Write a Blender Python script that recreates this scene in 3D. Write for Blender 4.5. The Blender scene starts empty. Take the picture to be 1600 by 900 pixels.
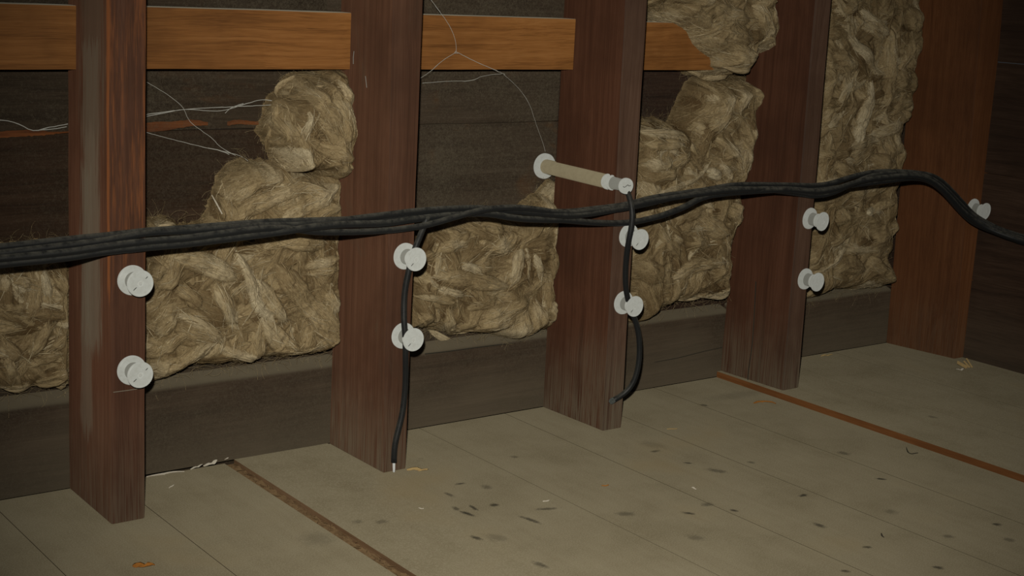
import bpy, bmesh, math, random
import numpy as np
from mathutils import Matrix, Vector, noise

SC = bpy.context.scene
COL = SC.collection
random.seed(7)
rng = np.random.default_rng(11)

# ------------------------------------------------------------------ camera
F = 2269.63                                    # focal length in pixels of the 1600 x 900 frame
R = np.array([[0.79999922, 0.59365632, 0.08702544],
              [-0.5980667, 0.77735051, 0.1950447],
              [0.04814021, -0.20808257, 0.97692588]])   # columns: right, forward, up
C0 = np.array([-0.6760, -1.7043, 0.7127])
cam = bpy.data.cameras.new('camera')
cam.sensor_width = 36.0
cam.lens = F * 36.0 / 1600.0
cam.clip_start = 0.01
camo = bpy.data.objects.new('camera', cam)
COL.objects.link(camo)
M = Matrix.Identity(4)
for i in range(3):
    M[i][0], M[i][1], M[i][2], M[i][3] = R[i, 0], R[i, 2], -R[i, 1], C0[i]
camo.matrix_world = M
SC.camera = camo

# ------------------------------------------------------------------ world, flash, exposure
w = bpy.data.worlds.new('world')
SC.world = w
w.use_nodes = True
w.node_tree.nodes['Background'].inputs[0].default_value = (0.9, 0.95, 1.0, 1)
w.node_tree.nodes['Background'].inputs[1].default_value = 0.02

fl = bpy.data.lights.new('camera_flash', 'SPOT')         # the flash on top of the camera
fl.energy = 112.0
fl.color = (1.0, 0.965, 0.87)
fl.shadow_soft_size = 0.012
fl.spot_size = math.radians(58)
fl.spot_blend = 1.0
flo = bpy.data.objects.new('camera_flash', fl)
COL.objects.link(flo)
flo.location = Vector(C0 + R @ np.array([-0.022, 0.0, 0.085]))
aim = Vector(R @ np.array([(890 - 800) / F, 1.0, -(560 - 450) / F]))
flo.rotation_euler = aim.to_track_quat('-Z', 'Y').to_euler()

vs = SC.view_settings
vs.view_transform = 'Standard'
vs.look = 'None'
vs.exposure = 0.0
vs.gamma = 1.0
vs.use_curve_mapping = False


def px(u, v, axis, val):
    """Point of the photograph on a real plane (x, y or z = val)."""
    d = R @ np.array([(u - 800) / F, 1.0, -(v - 450) / F])
    t = (val - C0[axis]) / d[axis]
    return C0 + t * d


# ------------------------------------------------------------------ helpers
def tag(o, label=None, cat=None, group=None, kind=None):
    if label: o['label'] = label
    if cat: o['category'] = cat
    if group: o['group'] = group
    if kind: o['kind'] = kind
    return o


def empty(name, loc=(0, 0, 0)):
    o = bpy.data.objects.new(name, None)
    o.empty_display_size = 0.02
    o.location = loc
    COL.objects.link(o)
    return o


def link(name, me, parent=None, loc=None):
    o = bpy.data.objects.new(name, me)
    COL.objects.link(o)
    if parent is not None:
        o.parent = parent
    if loc is not None:
        o.location = loc
    return o


def mesh(name, V, Fc, mat, smooth=True, attrs=None):
    me = bpy.data.meshes.new(name)
    me.from_pydata(np.asarray(V).tolist(), [], Fc.tolist() if isinstance(Fc, np.ndarray) else Fc)
    me.materials.append(mat)
    if smooth:
        me.polygons.foreach_set('use_smooth', np.ones(len(me.polygons), dtype=bool))
    if attrs:
        for k, a in attrs.items():
            at = me.attributes.new(k, 'FLOAT', 'POINT')
            at.data.foreach_set('value', np.asarray(a, dtype=np.float32))
    me.update()
    return me


def bm_mesh(name, bm, mat, smooth=False):
    bmesh.ops.recalc_face_normals(bm, faces=bm.faces)
    me = bpy.data.meshes.new(name)
    bm.to_mesh(me)
    bm.free()
    me.materials.append(mat)
    if smooth:
        me.polygons.foreach_set('use_smooth', np.ones(len(me.polygons), dtype=bool))
        try:
            me.set_sharp_from_angle(angle=math.radians(35))
        except Exception:
            pass
    return me


def hexa(corners, bevel=0.002, seg=2, cuts=0, wob=0.0, seed=0):
    """Box from 8 corners (bottom 4 then top 4, same winding) with worn edges."""
    bm = bmesh.new()
    v = [bm.verts.new(c) for c in corners]
    for f in ((0, 3, 2, 1), (4, 5, 6, 7), (0, 1, 5, 4), (1, 2, 6, 5), (2, 3, 7, 6), (3, 0, 4, 7)):
        bm.faces.new([v[i] for i in f])
    bmesh.ops.recalc_face_normals(bm, faces=bm.faces)
    if bevel:
        bmesh.ops.bevel(bm, geom=list(bm.edges), offset=bevel, segments=seg, profile=0.6, affect='EDGES')
    if cuts:
        es = [e for e in bm.edges if e.calc_length() > 0.25]
        bmesh.ops.subdivide_edges(bm, edges=es, cuts=cuts, use_grid_fill=True)
        for q in bm.verts:
            n = noise.noise_vector(Vector((q.co.x * 9 + seed, q.co.y * 9, q.co.z * 9)))
            q.co += n * wob
    return bm


def box(x0, x1, y0, y1, z0, z1, **k):
    return hexa([(x0, y0, z0), (x1, y0, z0), (x1, y1, z0), (x0, y1, z0),
                 (x0, y0, z1), (x1, y0, z1), (x1, y1, z1), (x0, y1, z1)], **k)


def lathe(profile, n=40, y_dir=-1.0):
    """Profile of (radius, distance along -Y) turned about Y."""
    V, Fc = [], []
    m = len(profile)
    for r, t in profile:
        for k in range(n):
            a = 2 * math.pi * k / n
            V.append((r * math.cos(a), y_dir * t, r * math.sin(a)))
    for i in range(m - 1):
        for k in range(n):
            k2 = (k + 1) % n
            Fc.append((i * n + k, i * n + k2, (i + 1) * n + k2, (i + 1) * n + k))
    Fc.append(tuple(range(n)))
    Fc.append(tuple(range((m - 1) * n, m * n))[::-1])
    bm = bmesh.new()
    vv = [bm.verts.new(p) for p in V]
    for f in Fc:
        bm.faces.new([vv[i] for i in f])
    return bm


def catmull(P, step):
    P = np.asarray(P, float)
    Q = np.vstack([2 * P[0] - P[1], P, 2 * P[-1] - P[-2]])
    out = []
    for i in range(1, len(Q) - 2):
        n = max(2, int(np.linalg.norm(Q[i + 1] - Q[i]) / step))
        t = np.linspace(0, 1, n, endpoint=False)[:, None]
        p0, p1, p2, p3 = Q[i - 1], Q[i], Q[i + 1], Q[i + 2]
        out.append(0.5 * ((2 * p1) + (-p0 + p2) * t + (2 * p0 - 5 * p1 + 4 * p2 - p3) * t ** 2 + (-p0 + 3 * p1 - 3 * p2 + p3) * t ** 3))
    out.append(P[-1:])
    return np.vstack(out)


def smooth_path(P, it):
    P = P.copy()
    for _ in range(it):
        P[1:-1] = 0.25 * P[:-2] + 0.5 * P[1:-1] + 0.25 * P[2:]
    return P


def sweep(path, a, b, n, ref=(0, -1, 0), mod=None):
    """Verts and quads of a tube with half widths a (sideways) and b (towards ref)."""
    path = np.asarray(path, float)
    m = len(path)
    T = np.gradient(path, axis=0)
    T /= np.linalg.norm(T, axis=1)[:, None] + 1e-12
    ref = np.asarray(ref, float)
    S = np.cross(T, ref)
    l = np.linalg.norm(S, axis=1)[:, None]
    S = np.where(l < 1e-3, np.array([1.0, 0, 0]), S / (l + 1e-12))
    N = np.cross(S, T)
    th = np.linspace(0, 2 * np.pi, n, endpoint=False)
    a = np.broadcast_to(np.asarray(a, float), (m,))
    b = np.broadcast_to(np.asarray(b, float), (m,))
    rad = np.ones((m, n)) if mod is None else mod
    V = path[:, None, :] + S[:, None, :] * (a[:, None] * np.cos(th) * rad)[:, :, None] + N[:, None, :] * (b[:, None] * np.sin(th) * rad)[:, :, None]
    i = np.arange(m - 1)[:, None] * n
    k = np.arange(n)[None, :]
    k2 = (k + 1) % n
    Fq = np.stack([i + k, i + k2, i + n + k2, i + n + k], axis=-1).reshape(-1, 4)
    return V.reshape(-1, 3), Fq, m, n


def tube_mesh(name, path, r, mat, n=10, caps=True):
    V, Fq, m, k = sweep(path, r, r, n)
    Fl = Fq.tolist()
    if caps:
        Fl.append(list(range(n))[::-1])
        Fl.append(list(range((m - 1) * n, m * n)))
    return mesh(name, V, Fl, mat)


# ------------------------------------------------------------------ materials
class NT:
    def __init__(self, name, rough=0.7, spec=0.3, drough=1.0):
        self.m = bpy.data.materials.new(name)
        self.m.use_nodes = True
        self.t = self.m.node_tree
        self.b = self.t.nodes['Principled BSDF']
        self.b.inputs['Roughness'].default_value = rough
        self.b.inputs['Specular IOR Level'].default_value = spec
        self.b.inputs['Diffuse Roughness'].default_value = drough

    def n(self, typ, **k):
        q = self.t.nodes.new(typ)
        for a, v in k.items():
            setattr(q, a, v)
        return q

    def l(self, a, b):
        self.t.links.new(a, b)

    def val(self, sock, v):
        if isinstance(v, (int, float, tuple, list)):
            sock.default_value = v
        else:
            self.l(v, sock)

    def math(self, op, a, b=0.0, clamp=False):
        q = self.n('ShaderNodeMath', operation=op, use_clamp=clamp)
        self.val(q.inputs[0], a)
        self.val(q.inputs[1], b)
        return q.outputs[0]

    def vec(self, op, a, b):
        q = self.n('ShaderNodeVectorMath', operation=op)
        self.val(q.inputs[0], a)
        self.val(q.inputs[1], b)
        return q.outputs[0]

    def noise(self, vec, scale, detail=4, rough=0.6, dist=0.0):
        q = self.n('ShaderNodeTexNoise')
        self.val(q.inputs['Vector'], vec)
        q.inputs['Scale'].default_value = scale
        q.inputs['Detail'].default_value = detail
        q.inputs['Roughness'].default_value = rough
        q.inputs['Distortion'].default_value = dist
        return q.outputs[0]

    def ramp(self, fac, stops):
        q = self.n('ShaderNodeValToRGB')
        self.l(fac, q.inputs[0])
        e = q.color_ramp.elements
        while len(e) < len(stops):
            e.new(0.5)
        for i, (p, c) in enumerate(stops):
            e[i].position = p
            e[i].color = (*c, 1) if len(c) == 3 else c
        return q.outputs[0]

    def mix(self, fac, a, b, blend='MIX'):
        q = self.n('ShaderNodeMix', data_type='RGBA', blend_type=blend)
        self.val(q.inputs[0], fac)
        self.val(q.inputs[6], (*a, 1) if isinstance(a, tuple) and len(a) == 3 else a)
        self.val(q.inputs[7], (*b, 1) if isinstance(b, tuple) and len(b) == 3 else b)
        return q.outputs[2]

    def step(self, x, lo, hi):
        q = self.n('ShaderNodeMapRange', interpolation_type='SMOOTHSTEP')
        self.val(q.inputs[0], x)
        q.inputs[1].default_value = lo
        q.inputs[2].default_value = hi
        return q.outputs[0]

    def bump(self, h, strength, dist=0.002):
        q = self.n('ShaderNodeBump')
        q.inputs['Strength'].default_value = strength
        q.inputs['Distance'].default_value = dist
        self.l(h, q.inputs['Height'])
        self.l(q.outputs[0], self.b.inputs['Normal'])

    def color(self, c):
        self.val(self.b.inputs['Base Color'], (*c, 1) if isinstance(c, tuple) and len(c) == 3 else c)

    def coords(self, offset=True):
        g = self.n('ShaderNodeNewGeometry')
        if not offset:
            return g.outputs['Position'], g
        oi = self.n('ShaderNodeObjectInfo')
        k = self.n('ShaderNodeCombineXYZ')
        for i, s in enumerate((3.7, 5.1, 7.3)):
            self.l(self.math('MULTIPLY', oi.outputs['Random'], s), k.inputs[i])
        return self.vec('ADD', g.outputs['Position'], k.outputs[0]), g


DUST = (0.150, 0.124, 0.082)


def wood(name, dark, mid, light, axis, across=70.0, along=2.2, contrast=1.0, dust=0.7, low_dust=0.0,
         blotch=None, blotch_amt=0.0, bump=0.35, rough=0.75, fuzz=0.0, streak=None, spec=0.2, dustcol=None):
    DC = dustcol or DUST
    t = NT(name, rough, spec)
    p, g = t.coords()
    s = [across] * 3
    s[axis] = along
    wob = t.noise(p, 3.0, 2)
    pw = t.vec('ADD', p, t.vec('MULTIPLY', t.n('ShaderNodeCombineXYZ').outputs[0], (0, 0, 0)))
    k = t.n('ShaderNodeCombineXYZ')
    for i in range(3):
        if i != axis:
            t.l(t.math('MULTIPLY', wob, 0.02), k.inputs[i])
    pw = t.vec('ADD', p, k.outputs[0])
    sv = t.vec('MULTIPLY', pw, tuple(s))
    n1 = t.noise(sv, 1.0, 5, 0.65, 0.4)
    sv2 = t.vec('MULTIPLY', pw, tuple(5.5 * q for q in s))
    n2 = t.noise(sv2, 1.0, 3, 0.6)
    sv3 = t.vec('MULTIPLY', pw, tuple((16.0 if i != axis else 9.0) * q for i, q in enumerate(s)))
    n3 = t.noise(sv3, 1.0, 2, 0.6)
    h = t.math('ADD', t.math('ADD', t.math('MULTIPLY', n1, 0.52), t.math('MULTIPLY', n2, 0.28)), t.math('MULTIPLY', n3, 0.20))
    c = t.ramp(h, [(0.5 - 0.17 / contrast, dark), (0.5, mid), (0.5 + 0.17 / contrast, light)])
    big = t.noise(p, 5.0, 4, 0.6)
    c = t.mix(t.math('MULTIPLY', t.step(big, 0.38, 0.66), 0.75), c, t.mix(0.7, c, dark), 'MIX')
    if blotch:
        b = t.noise(t.vec('MULTIPLY', p, tuple(9.0 if i != axis else 4.0 for i in range(3))), 1.0, 4, 0.7, 0.6)
        c = t.mix(t.math('MULTIPLY', t.step(b, 0.55, 0.72), blotch_amt), c, blotch)
    if streak:                                        # bare weathered or fresh streaks: (x or y, half width, z0, z1, colour, amount)
        sp = t.n('ShaderNodeSeparateXYZ')
        t.l(g.outputs['Position'], sp.inputs[0])
        rag = t.math('MULTIPLY', t.math('SUBTRACT', t.noise(t.vec('MULTIPLY', p, (160, 160, 9)), 1.0, 4, 0.7), 0.5), 1.0)
        for ax, ctr, hw, z0, z1, colr, amt in streak:
            dd = t.math('DIVIDE', t.math('ABSOLUTE', t.math('SUBTRACT', sp.outputs[ax], ctr)), hw)
            dd = t.math('ADD', dd, t.math('MULTIPLY', rag, 2.2))
            mx = t.math('SUBTRACT', 1.0, t.step(dd, 0.5, 1.1))
            zz = t.math('ADD', sp.outputs[2], t.math('MULTIPLY', rag, 0.10))
            mz = t.math('MULTIPLY', t.step(zz, z0 - 0.012, z0 + 0.012), t.math('SUBTRACT', 1.0, t.step(zz, z1 - 0.006, z1 + 0.006)))
            c = t.mix(t.math('MULTIPLY', t.math('MULTIPLY', mx, mz), amt), c, t.mix(t.math('MULTIPLY', n2, 0.6), colr, mid))
    nz = t.n('ShaderNodeSeparateXYZ')
    t.l(g.outputs['Normal'], nz.inputs[0])
    dn = t.noise(p, 40.0, 5, 0.7)
    if fuzz:                                          # grey dust and lint caught on rough sawn faces
        fz = t.noise(p, 260.0, 3, 0.7, 1.2)
        c = t.mix(t.math('MULTIPLY', t.step(t.math('ADD', t.math('MULTIPLY', fz, 0.55), t.math('MULTIPLY', big, 0.45)), 0.44, 0.68), fuzz), c, DUST)
    if dust:
        c = t.mix(t.math('MULTIPLY', t.step(nz.outputs[2], 0.25, 0.75), t.math('ADD', dust * 0.75, t.math('MULTIPLY', dn, dust * 0.4)), True), c, DC)
    if low_dust:                                      # floor dust that has settled on the foot of the timber
        sp2 = t.n('ShaderNodeSeparateXYZ')
        t.l(g.outputs['Position'], sp2.inputs[0])
        zz = t.math('ADD', sp2.outputs[2], t.math('MULTIPLY', t.math('SUBTRACT', big, 0.5), 0.22))
        c = t.mix(t.math('MULTIPLY', t.math('SUBTRACT', 1.0, t.step(zz, -0.04, 0.17)), t.math('MULTIPLY', t.step(n2, 0.30, 0.62), low_dust) if axis == 2 else low_dust), c, DUST)
    t.color(c)
    t.bump(t.math('ADD', h, t.math('MULTIPLY', dn, 0.25)), bump, 0.0015)
    return t.m


GREY_W = (0.22, 0.20, 0.145)
M_STUD1 = wood('weathered_redwood', (0.055, 0.024, 0.013), (0.110, 0.047, 0.026), (0.165, 0.078, 0.045), 2, 95, 2.0, low_dust=0.6, bump=0.5, contrast=0.9,
               streak=[(1, 0.066, 0.036, 0.22, 0.608, GREY_W, 0.62), (1, 0.060, 0.050, 0.50, 0.9, (0.12, 0.095, 0.065), 0.6),
                       (1, 0.006, 0.006, 0.30, 0.95, (0.36, 0.12, 0.035), 0.75), (1, 0.085, 0.022, 0.1, 0.45, GREY_W, 0.45)])
M_STUD = wood('brown_redwood', (0.050, 0.023, 0.013), (0.104, 0.047, 0.026), (0.150, 0.073, 0.042), 2, 95, 1.6, low_dust=0.65, bump=0.4, contrast=0.9, blotch=(0.085, 0.055, 0.033), blotch_amt=0.6)
M_STUD3 = wood('dark_redwood', (0.043, 0.017, 0.009), (0.088, 0.035, 0.018), (0.128, 0.055, 0.030), 2, 90, 1.6, low_dust=0.8, bump=0.35, contrast=0.9)
M_STUD3B = wood('grey_brown_face', (0.052, 0.027, 0.017), (0.105, 0.057, 0.036), (0.150, 0.090, 0.060), 2, 95, 1.6, low_dust=0.75, bump=0.35, contrast=0.9)
M_STUD5 = wood('russet_redwood', (0.070, 0.026, 0.010), (0.135, 0.051, 0.019), (0.195, 0.080, 0.031), 2, 80, 1.6, low_dust=0.3, bump=0.3, contrast=0.85)
M_RAIL = wood('orange_fir', (0.120, 0.046, 0.012), (0.310, 0.128, 0.034), (0.40, 0.185, 0.058), 0, 120, 3.2, contrast=1.0, dust=1.0, bump=0.3, rough=0.65, dustcol=(0.34, 0.31, 0.24))
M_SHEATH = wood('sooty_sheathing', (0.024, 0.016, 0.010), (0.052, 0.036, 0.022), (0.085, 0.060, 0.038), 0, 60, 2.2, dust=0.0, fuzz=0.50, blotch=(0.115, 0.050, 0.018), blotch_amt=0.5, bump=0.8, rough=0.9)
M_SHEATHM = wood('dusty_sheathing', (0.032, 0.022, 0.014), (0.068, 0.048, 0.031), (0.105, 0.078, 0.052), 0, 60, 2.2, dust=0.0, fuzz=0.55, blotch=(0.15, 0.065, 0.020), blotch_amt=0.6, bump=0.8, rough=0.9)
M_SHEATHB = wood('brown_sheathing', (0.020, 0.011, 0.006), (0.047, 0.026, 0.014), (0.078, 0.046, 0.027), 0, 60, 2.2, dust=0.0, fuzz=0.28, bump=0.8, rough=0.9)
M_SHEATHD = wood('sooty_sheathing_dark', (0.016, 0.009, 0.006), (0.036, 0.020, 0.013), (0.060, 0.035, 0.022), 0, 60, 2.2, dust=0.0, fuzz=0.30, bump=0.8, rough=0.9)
M_SPLIT = wood('fresh_split_wood', (0.050, 0.018, 0.008), (0.185, 0.060, 0.018), (0.28, 0.10, 0.030), 0, 60, 3, dust=0.0, fuzz=0.3, bump=0.6)
M_SOLE = wood('base_board_wood', (0.030, 0.018, 0.011), (0.062, 0.039, 0.024), (0.095, 0.063, 0.040), 0, 60, 2.0, dust=0.95, low_dust=0.55, fuzz=0.34, bump=0.6, rough=0.9)
M_RWALL = wood('end_wall_boards', (0.024, 0.013, 0.008), (0.055, 0.030, 0.018), (0.085, 0.050, 0.031), 1, 60, 2.2, dust=0.0, low_dust=0.25, bump=0.5, rough=0.85)
M_EDGE = wood('bare_board_edge', (0.12, 0.045, 0.014), (0.19, 0.074, 0.022), (0.25, 0.105, 0.036), 1, 120, 5, dust=0.0, bump=0.2)
M_EDGED = wood('grimy_board_edge', (0.075, 0.043, 0.022), (0.13, 0.075, 0.038), (0.18, 0.11, 0.06), 1, 120, 5, dust=0.0, bump=0.3)


def simple(name, c, rough=0.7, spec=0.3, var=0.0, vs_=120.0, c2=None, bump=0.0):
    t = NT(name, rough, spec)
    if var and c2:
        p, g = t.coords(False)
        n = t.noise(p, vs_, 4, 0.65)
        t.color(t.mix(t.math('MULTIPLY', t.step(n, 0.35, 0.75), var), c, c2))
        if bump:
            t.bump(n, bump, 0.001)
    else:
        t.color(c)
    return t.m


M_PORC = simple('dusty_porcelain', (0.64, 0.66, 0.635), 0.45, 0.4, 0.4, 190, (0.50, 0.50, 0.45), 0.12)
M_NECK = simple('grey_porcelain', (0.33, 0.335, 0.305), 0.7, 0.2, 0.5, 300, (0.36, 0.355, 0.32), 0.2)  # plain grey, darker than the flanges and caps
M_TUBE = simple('tan_tube_glaze', (0.40, 0.345, 0.225), 0.55, 0.3, 0.5, 90, (0.31, 0.26, 0.165), 0.1)
M_MARK = simple('dark_mould_line', (0.07, 0.068, 0.06), 0.8, 0.1)
M_NAIL = simple('nail_head_metal', (0.62, 0.63, 0.60), 0.5, 0.4)
M_TIN = simple('bare_conductor', (0.72, 0.73, 0.72), 0.35, 0.5)
M_FRAY = simple('frayed_grey_braid', (0.115, 0.125, 0.115), 0.95, 0.05, 0.7, 400, (0.05, 0.05, 0.045), 0.6)
M_WEB = simple('cobweb_silk', (0.50, 0.49, 0.44), 0.8, 0.2)
M_PAPER = simple('white_shred', (0.62, 0.57, 0.47), 0.9, 0.1, 0.6, 150, (0.42, 0.34, 0.24))
M_STRAW = simple('pale_splinter', (0.50, 0.36, 0.16), 0.8, 0.1, 0.5, 200, (0.32, 0.18, 0.07))
M_LEAF = simple('orange_scrap', (0.42, 0.17, 0.035), 0.8, 0.1, 0.6, 160, (0.20, 0.08, 0.02))
M_DEBRIS = simple('crack_debris', (0.20, 0.13, 0.066), 0.95, 0.05, 0.9, 110, (0.10, 0.06, 0.032), 0.8)
M_GRIME = simple('joint_grime', (0.05, 0.038, 0.023), 0.95, 0.05)
M_DUSTL = simple('dust_line', (0.24, 0.20, 0.15), 0.95, 0.05)
M_FLECK = simple('dark_fleck', (0.045, 0.04, 0.03), 0.9, 0.1)

# cables: black rubber with grey dust along the top
t = NT('dusty_black_rubber', 0.5, 0.35)
p, g = t.coords(False)
nz = t.n('ShaderNodeSeparateXYZ')
t.l(g.outputs['Normal'], nz.inputs[0])
n1 = t.noise(p, 90, 5, 0.7)
d = t.math('MULTIPLY', t.step(nz.outputs[2], -0.25, 0.95), t.step(n1, 0.25, 0.7))
t.color(t.mix(t.math('MULTIPLY', d, 0.62), (0.014, 0.0145, 0.0145), (0.13, 0.123, 0.10)))
t.bump(n1, 0.25, 0.0008)
M_CABLE = t.m

# insulation: matted mineral fibre; colour per bundle in the 'tint' attribute, fibres run along fv
t = NT('matted_fibre', 0.8, 0.15, 0.0)
at = {}
for k in ('fu', 'fv', 'tint'):
    q = t.n('ShaderNodeAttribute', attribute_name=k)
    at[k] = q.outputs['Fac']
cv = t.n('ShaderNodeCombineXYZ')
t.l(t.math('MULTIPLY', at['fu'], 700.0), cv.inputs[0])
t.l(t.math('MULTIPLY', at['fv'], 45.0), cv.inputs[1])
t.l(t.math('MULTIPLY', at['tint'], 37.0), cv.inputs[2])
f1 = t.noise(cv.outputs[0], 1.0, 4, 0.7, 0.9)
p, g = t.coords(False)
f2 = t.noise(p, 26.0, 4, 0.65)
f3 = t.noise(p, 330.0, 2, 0.6, 1.5)
h = t.math('ADD', t.math('MULTIPLY', f1, 0.75), t.math('MULTIPLY', f3, 0.25))
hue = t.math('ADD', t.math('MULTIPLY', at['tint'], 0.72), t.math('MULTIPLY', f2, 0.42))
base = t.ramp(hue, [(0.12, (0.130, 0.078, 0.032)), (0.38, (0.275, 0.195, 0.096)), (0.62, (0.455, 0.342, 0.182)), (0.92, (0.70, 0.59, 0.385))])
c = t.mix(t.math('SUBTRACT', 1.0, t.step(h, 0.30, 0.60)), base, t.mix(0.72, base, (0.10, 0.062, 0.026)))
c = t.mix(t.math('MULTIPLY', t.step(h, 0.56, 0.74), 0.45), c, (0.62, 0.54, 0.38))
t.color(c)
t.bump(h, 0.65, 0.0022)
M_FIBRE = t.m

# floor boards: grey-olive with settled dust, scuffs and dark stains where the photo has them
t = NT('dusty_floor_board', 0.85, 0.15)
p, g = t.coords()
pw, g2 = t.coords(False)
gr = t.noise(t.vec('MULTIPLY', p, (60, 3, 60)), 1.0, 4, 0.65, 0.3)
mo = t.noise(pw, 7.0, 5, 0.65)
sp_ = t.noise(pw, 520.0, 2, 0.8)
sp2 = t.noise(pw, 85.0, 5, 0.7)
c = t.ramp(mo, [(0.28, (0.199, 0.167, 0.102)), (0.5, (0.256, 0.219, 0.141)), (0.75, (0.293, 0.254, 0.169))])
c = t.mix(t.math('MULTIPLY', t.step(gr, 0.35, 0.75), 0.22), c, (0.178, 0.138, 0.080))
c = t.mix(t.math('MULTIPLY', t.step(sp_, 0.40, 0.70), 0.55), c, (0.370, 0.324, 0.228))
c = t.mix(t.math('MULTIPLY', t.step(sp2, 0.60, 0.78), 0.40), c, (0.156, 0.121, 0.070))
yel = t.noise(pw, 3.5, 3, 0.6)
c = t.mix(t.math('MULTIPLY', t.step(yel, 0.56, 0.75), 0.35), c, (0.249, 0.179, 0.080))
stn = t.noise(t.vec('MULTIPLY', pw, (26, 62, 1)), 1.0, 4, 0.7, 0.8)
c = t.mix(t.math('MULTIPLY', t.step(stn, 0.66, 0.78), 0.35), c, (0.05, 0.042, 0.030))
# individual dark marks, (u, v) of the photograph turned into floor positions: centre, half length, half width, direction, strength
MARKS = [(720, 799, 740, 806, 4, .85), (735, 790, 745, 797, 3, .8), (708, 792, 716, 797, 4, .6), (712, 757, 725, 755, 3, .7), (695, 770, 709, 776, 4, .55),
         (737, 839, 752, 845, 4, .75), (768, 790, 776, 788, 5, .8), (812, 806, 845, 818, 4, .7), (838, 796, 872, 794, 4, .6), (965, 803, 990, 803, 8, .45),
         (1068, 801, 1084, 803, 4, .8), (1105, 733, 1135, 738, 8, .5), (1098, 789, 1112, 787, 7, .5), (1145, 797, 1148, 798, 4, .8), (1075, 838, 1100, 842, 9, .35),
         (1370, 748, 1383, 749, 4, .85), (1250, 775, 1261, 773, 4, .85), (1272, 818, 1290, 824, 5, .7), (1350, 855, 1360, 855, 4, .7), (1460, 886, 1472, 888, 5, .75),
         (1553, 820, 1562, 819, 5, .8), (1570, 842, 1585, 845, 7, .45), (1385, 800, 1400, 799, 8, .35), (1310, 707, 1326, 709, 8, .5), (1095, 632, 1105, 634, 4, .7),
         (1170, 722, 1178, 723, 5, .5), (800, 714, 808, 714, 5, .5), (835, 880, 855, 888, 5, .6), (470, 845, 520, 838, 22, .22), (1316, 892, 1325, 893, 4, .7),
         (556, 815, 560, 818, 8, .35), (760, 836, 790, 845, 12, .3), (1000, 690, 1040, 700, 14, .2), (1100, 625, 1200, 610, 18, .2), (1475, 838, 1488, 838, 6, .45),
         (755, 762, 765, 760, 9, .45), (1018, 706, 1030, 704, 4, .6), (1070, 723, 1080, 724, 3, .8), (590, 818, 602, 815, 7, .4), (1450, 660, 1462, 662, 6, .4)]
rg = t.math('MULTIPLY', t.math('SUBTRACT', t.noise(pw, 130, 4, 0.7), 0.5), 1.7)
mk = None
for u0, v0, u1, v1, wpx, amt in MARKS:
    A, B = px(u0, v0, 2, 0), px(u1, v1, 2, 0)
    cx, cy = (A[:2] + B[:2]) / 2
    L = max(np.linalg.norm(B - A) / 2, 0.004) + 0.003
    ang = math.atan2(B[1] - A[1], B[0] - A[0])
    mp = t.n('ShaderNodeMapping', vector_type='TEXTURE')
    t.l(pw, mp.inputs[0])
    mp.inputs['Location'].default_value = (cx, cy, 0)
    mp.inputs['Rotation'].default_value = (0, 0, ang)
    mp.inputs['Scale'].default_value = (L, wpx / 1150.0 * 1.4, 1)
    ln = t.n('ShaderNodeVectorMath', operation='LENGTH')
    t.l(mp.outputs[0], ln.inputs[0])
    dd = t.math('ADD', ln.outputs['Value'], rg)
    a = t.math('MULTIPLY', t.math('SUBTRACT', 1.0, t.step(dd, 0.25, 1.25)), amt)
    mk = a if mk is None else t.math('MAXIMUM', mk, a)
c = t.mix(mk, c, (0.026, 0.024, 0.019))
c = t.mix(1.0, c, (0.88, 0.87, 0.86), 'MULTIPLY')
t.color(c)
t.bump(t.math('ADD', t.math('MULTIPLY', sp2, 0.6), t.math('MULTIPLY', sp_, 0.5)), 0.25, 0.001)
M_FLOOR = t.m

# ------------------------------------------------------------------ the setting: floor, walls
D = 0.154            # depth of the studs
YB = 0.190           # face of the sheathing
STEP = 0.011         # the boards on the right lie this much higher
floor = tag(empty('floor'), 'dusty grey floor of long boards running to the stud wall', None, None, 'structure')
xs = [-0.62, -0.452, -0.281, -0.110, 0.0606, 0.2265, None, 0.2445, 0.402, 0.5704, 0.7415, 0.9104, 1.0779, 1.2368, None, 1.2368, 1.4010, 1.5605, 1.80]
seg = []
for a, b in zip(xs[:-1], xs[1:]):
    if a is not None and b is not None:
        seg.append((a, b))
for i, (a, b) in enumerate(seg):
    z = STEP if a > 1.2 else (0.0012 if 0.22 < a < 0.3 else 0.0)
    tight = 0.0002 if 1.3 < b < 1.5 or abs(a - 1.401) < .01 or abs(b - .402) < .01 or abs(a - .402) < .01 else 0.0005
    y1 = 0.1475 if abs(a - 0.0606) < 1e-3 else 0.1545
    bm = box(a + tight, b - tight, -1.45, y1, -0.020, z, bevel=0)
    me = bm_mesh('floor_board', bm, M_FLOOR)
    me.materials.append(M_GRIME)
    for f in me.polygons:
        if f.normal.z < 0.5 and f.normal.y > -0.5:
            f.material_index = 1
    if abs(a - 1.2368) < 1e-3 or abs(a - 0.2445) < 1e-3:      # the left edge of this board is bare
        me.materials.append(M_EDGE if a > 1 else M_EDGED)
        for f in me.polygons:
            if f.normal.x < -0.5:
                f.material_index = 2
    link('floor_board', me, floor)
# ground below the boards so that joints are closed
link('floor_underlay', bm_mesh('floor_underlay', box(-0.62, 1.80, -1.45, 0.21, -0.045, -0.0205, bevel=0), M_DEBRIS), floor)

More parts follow.
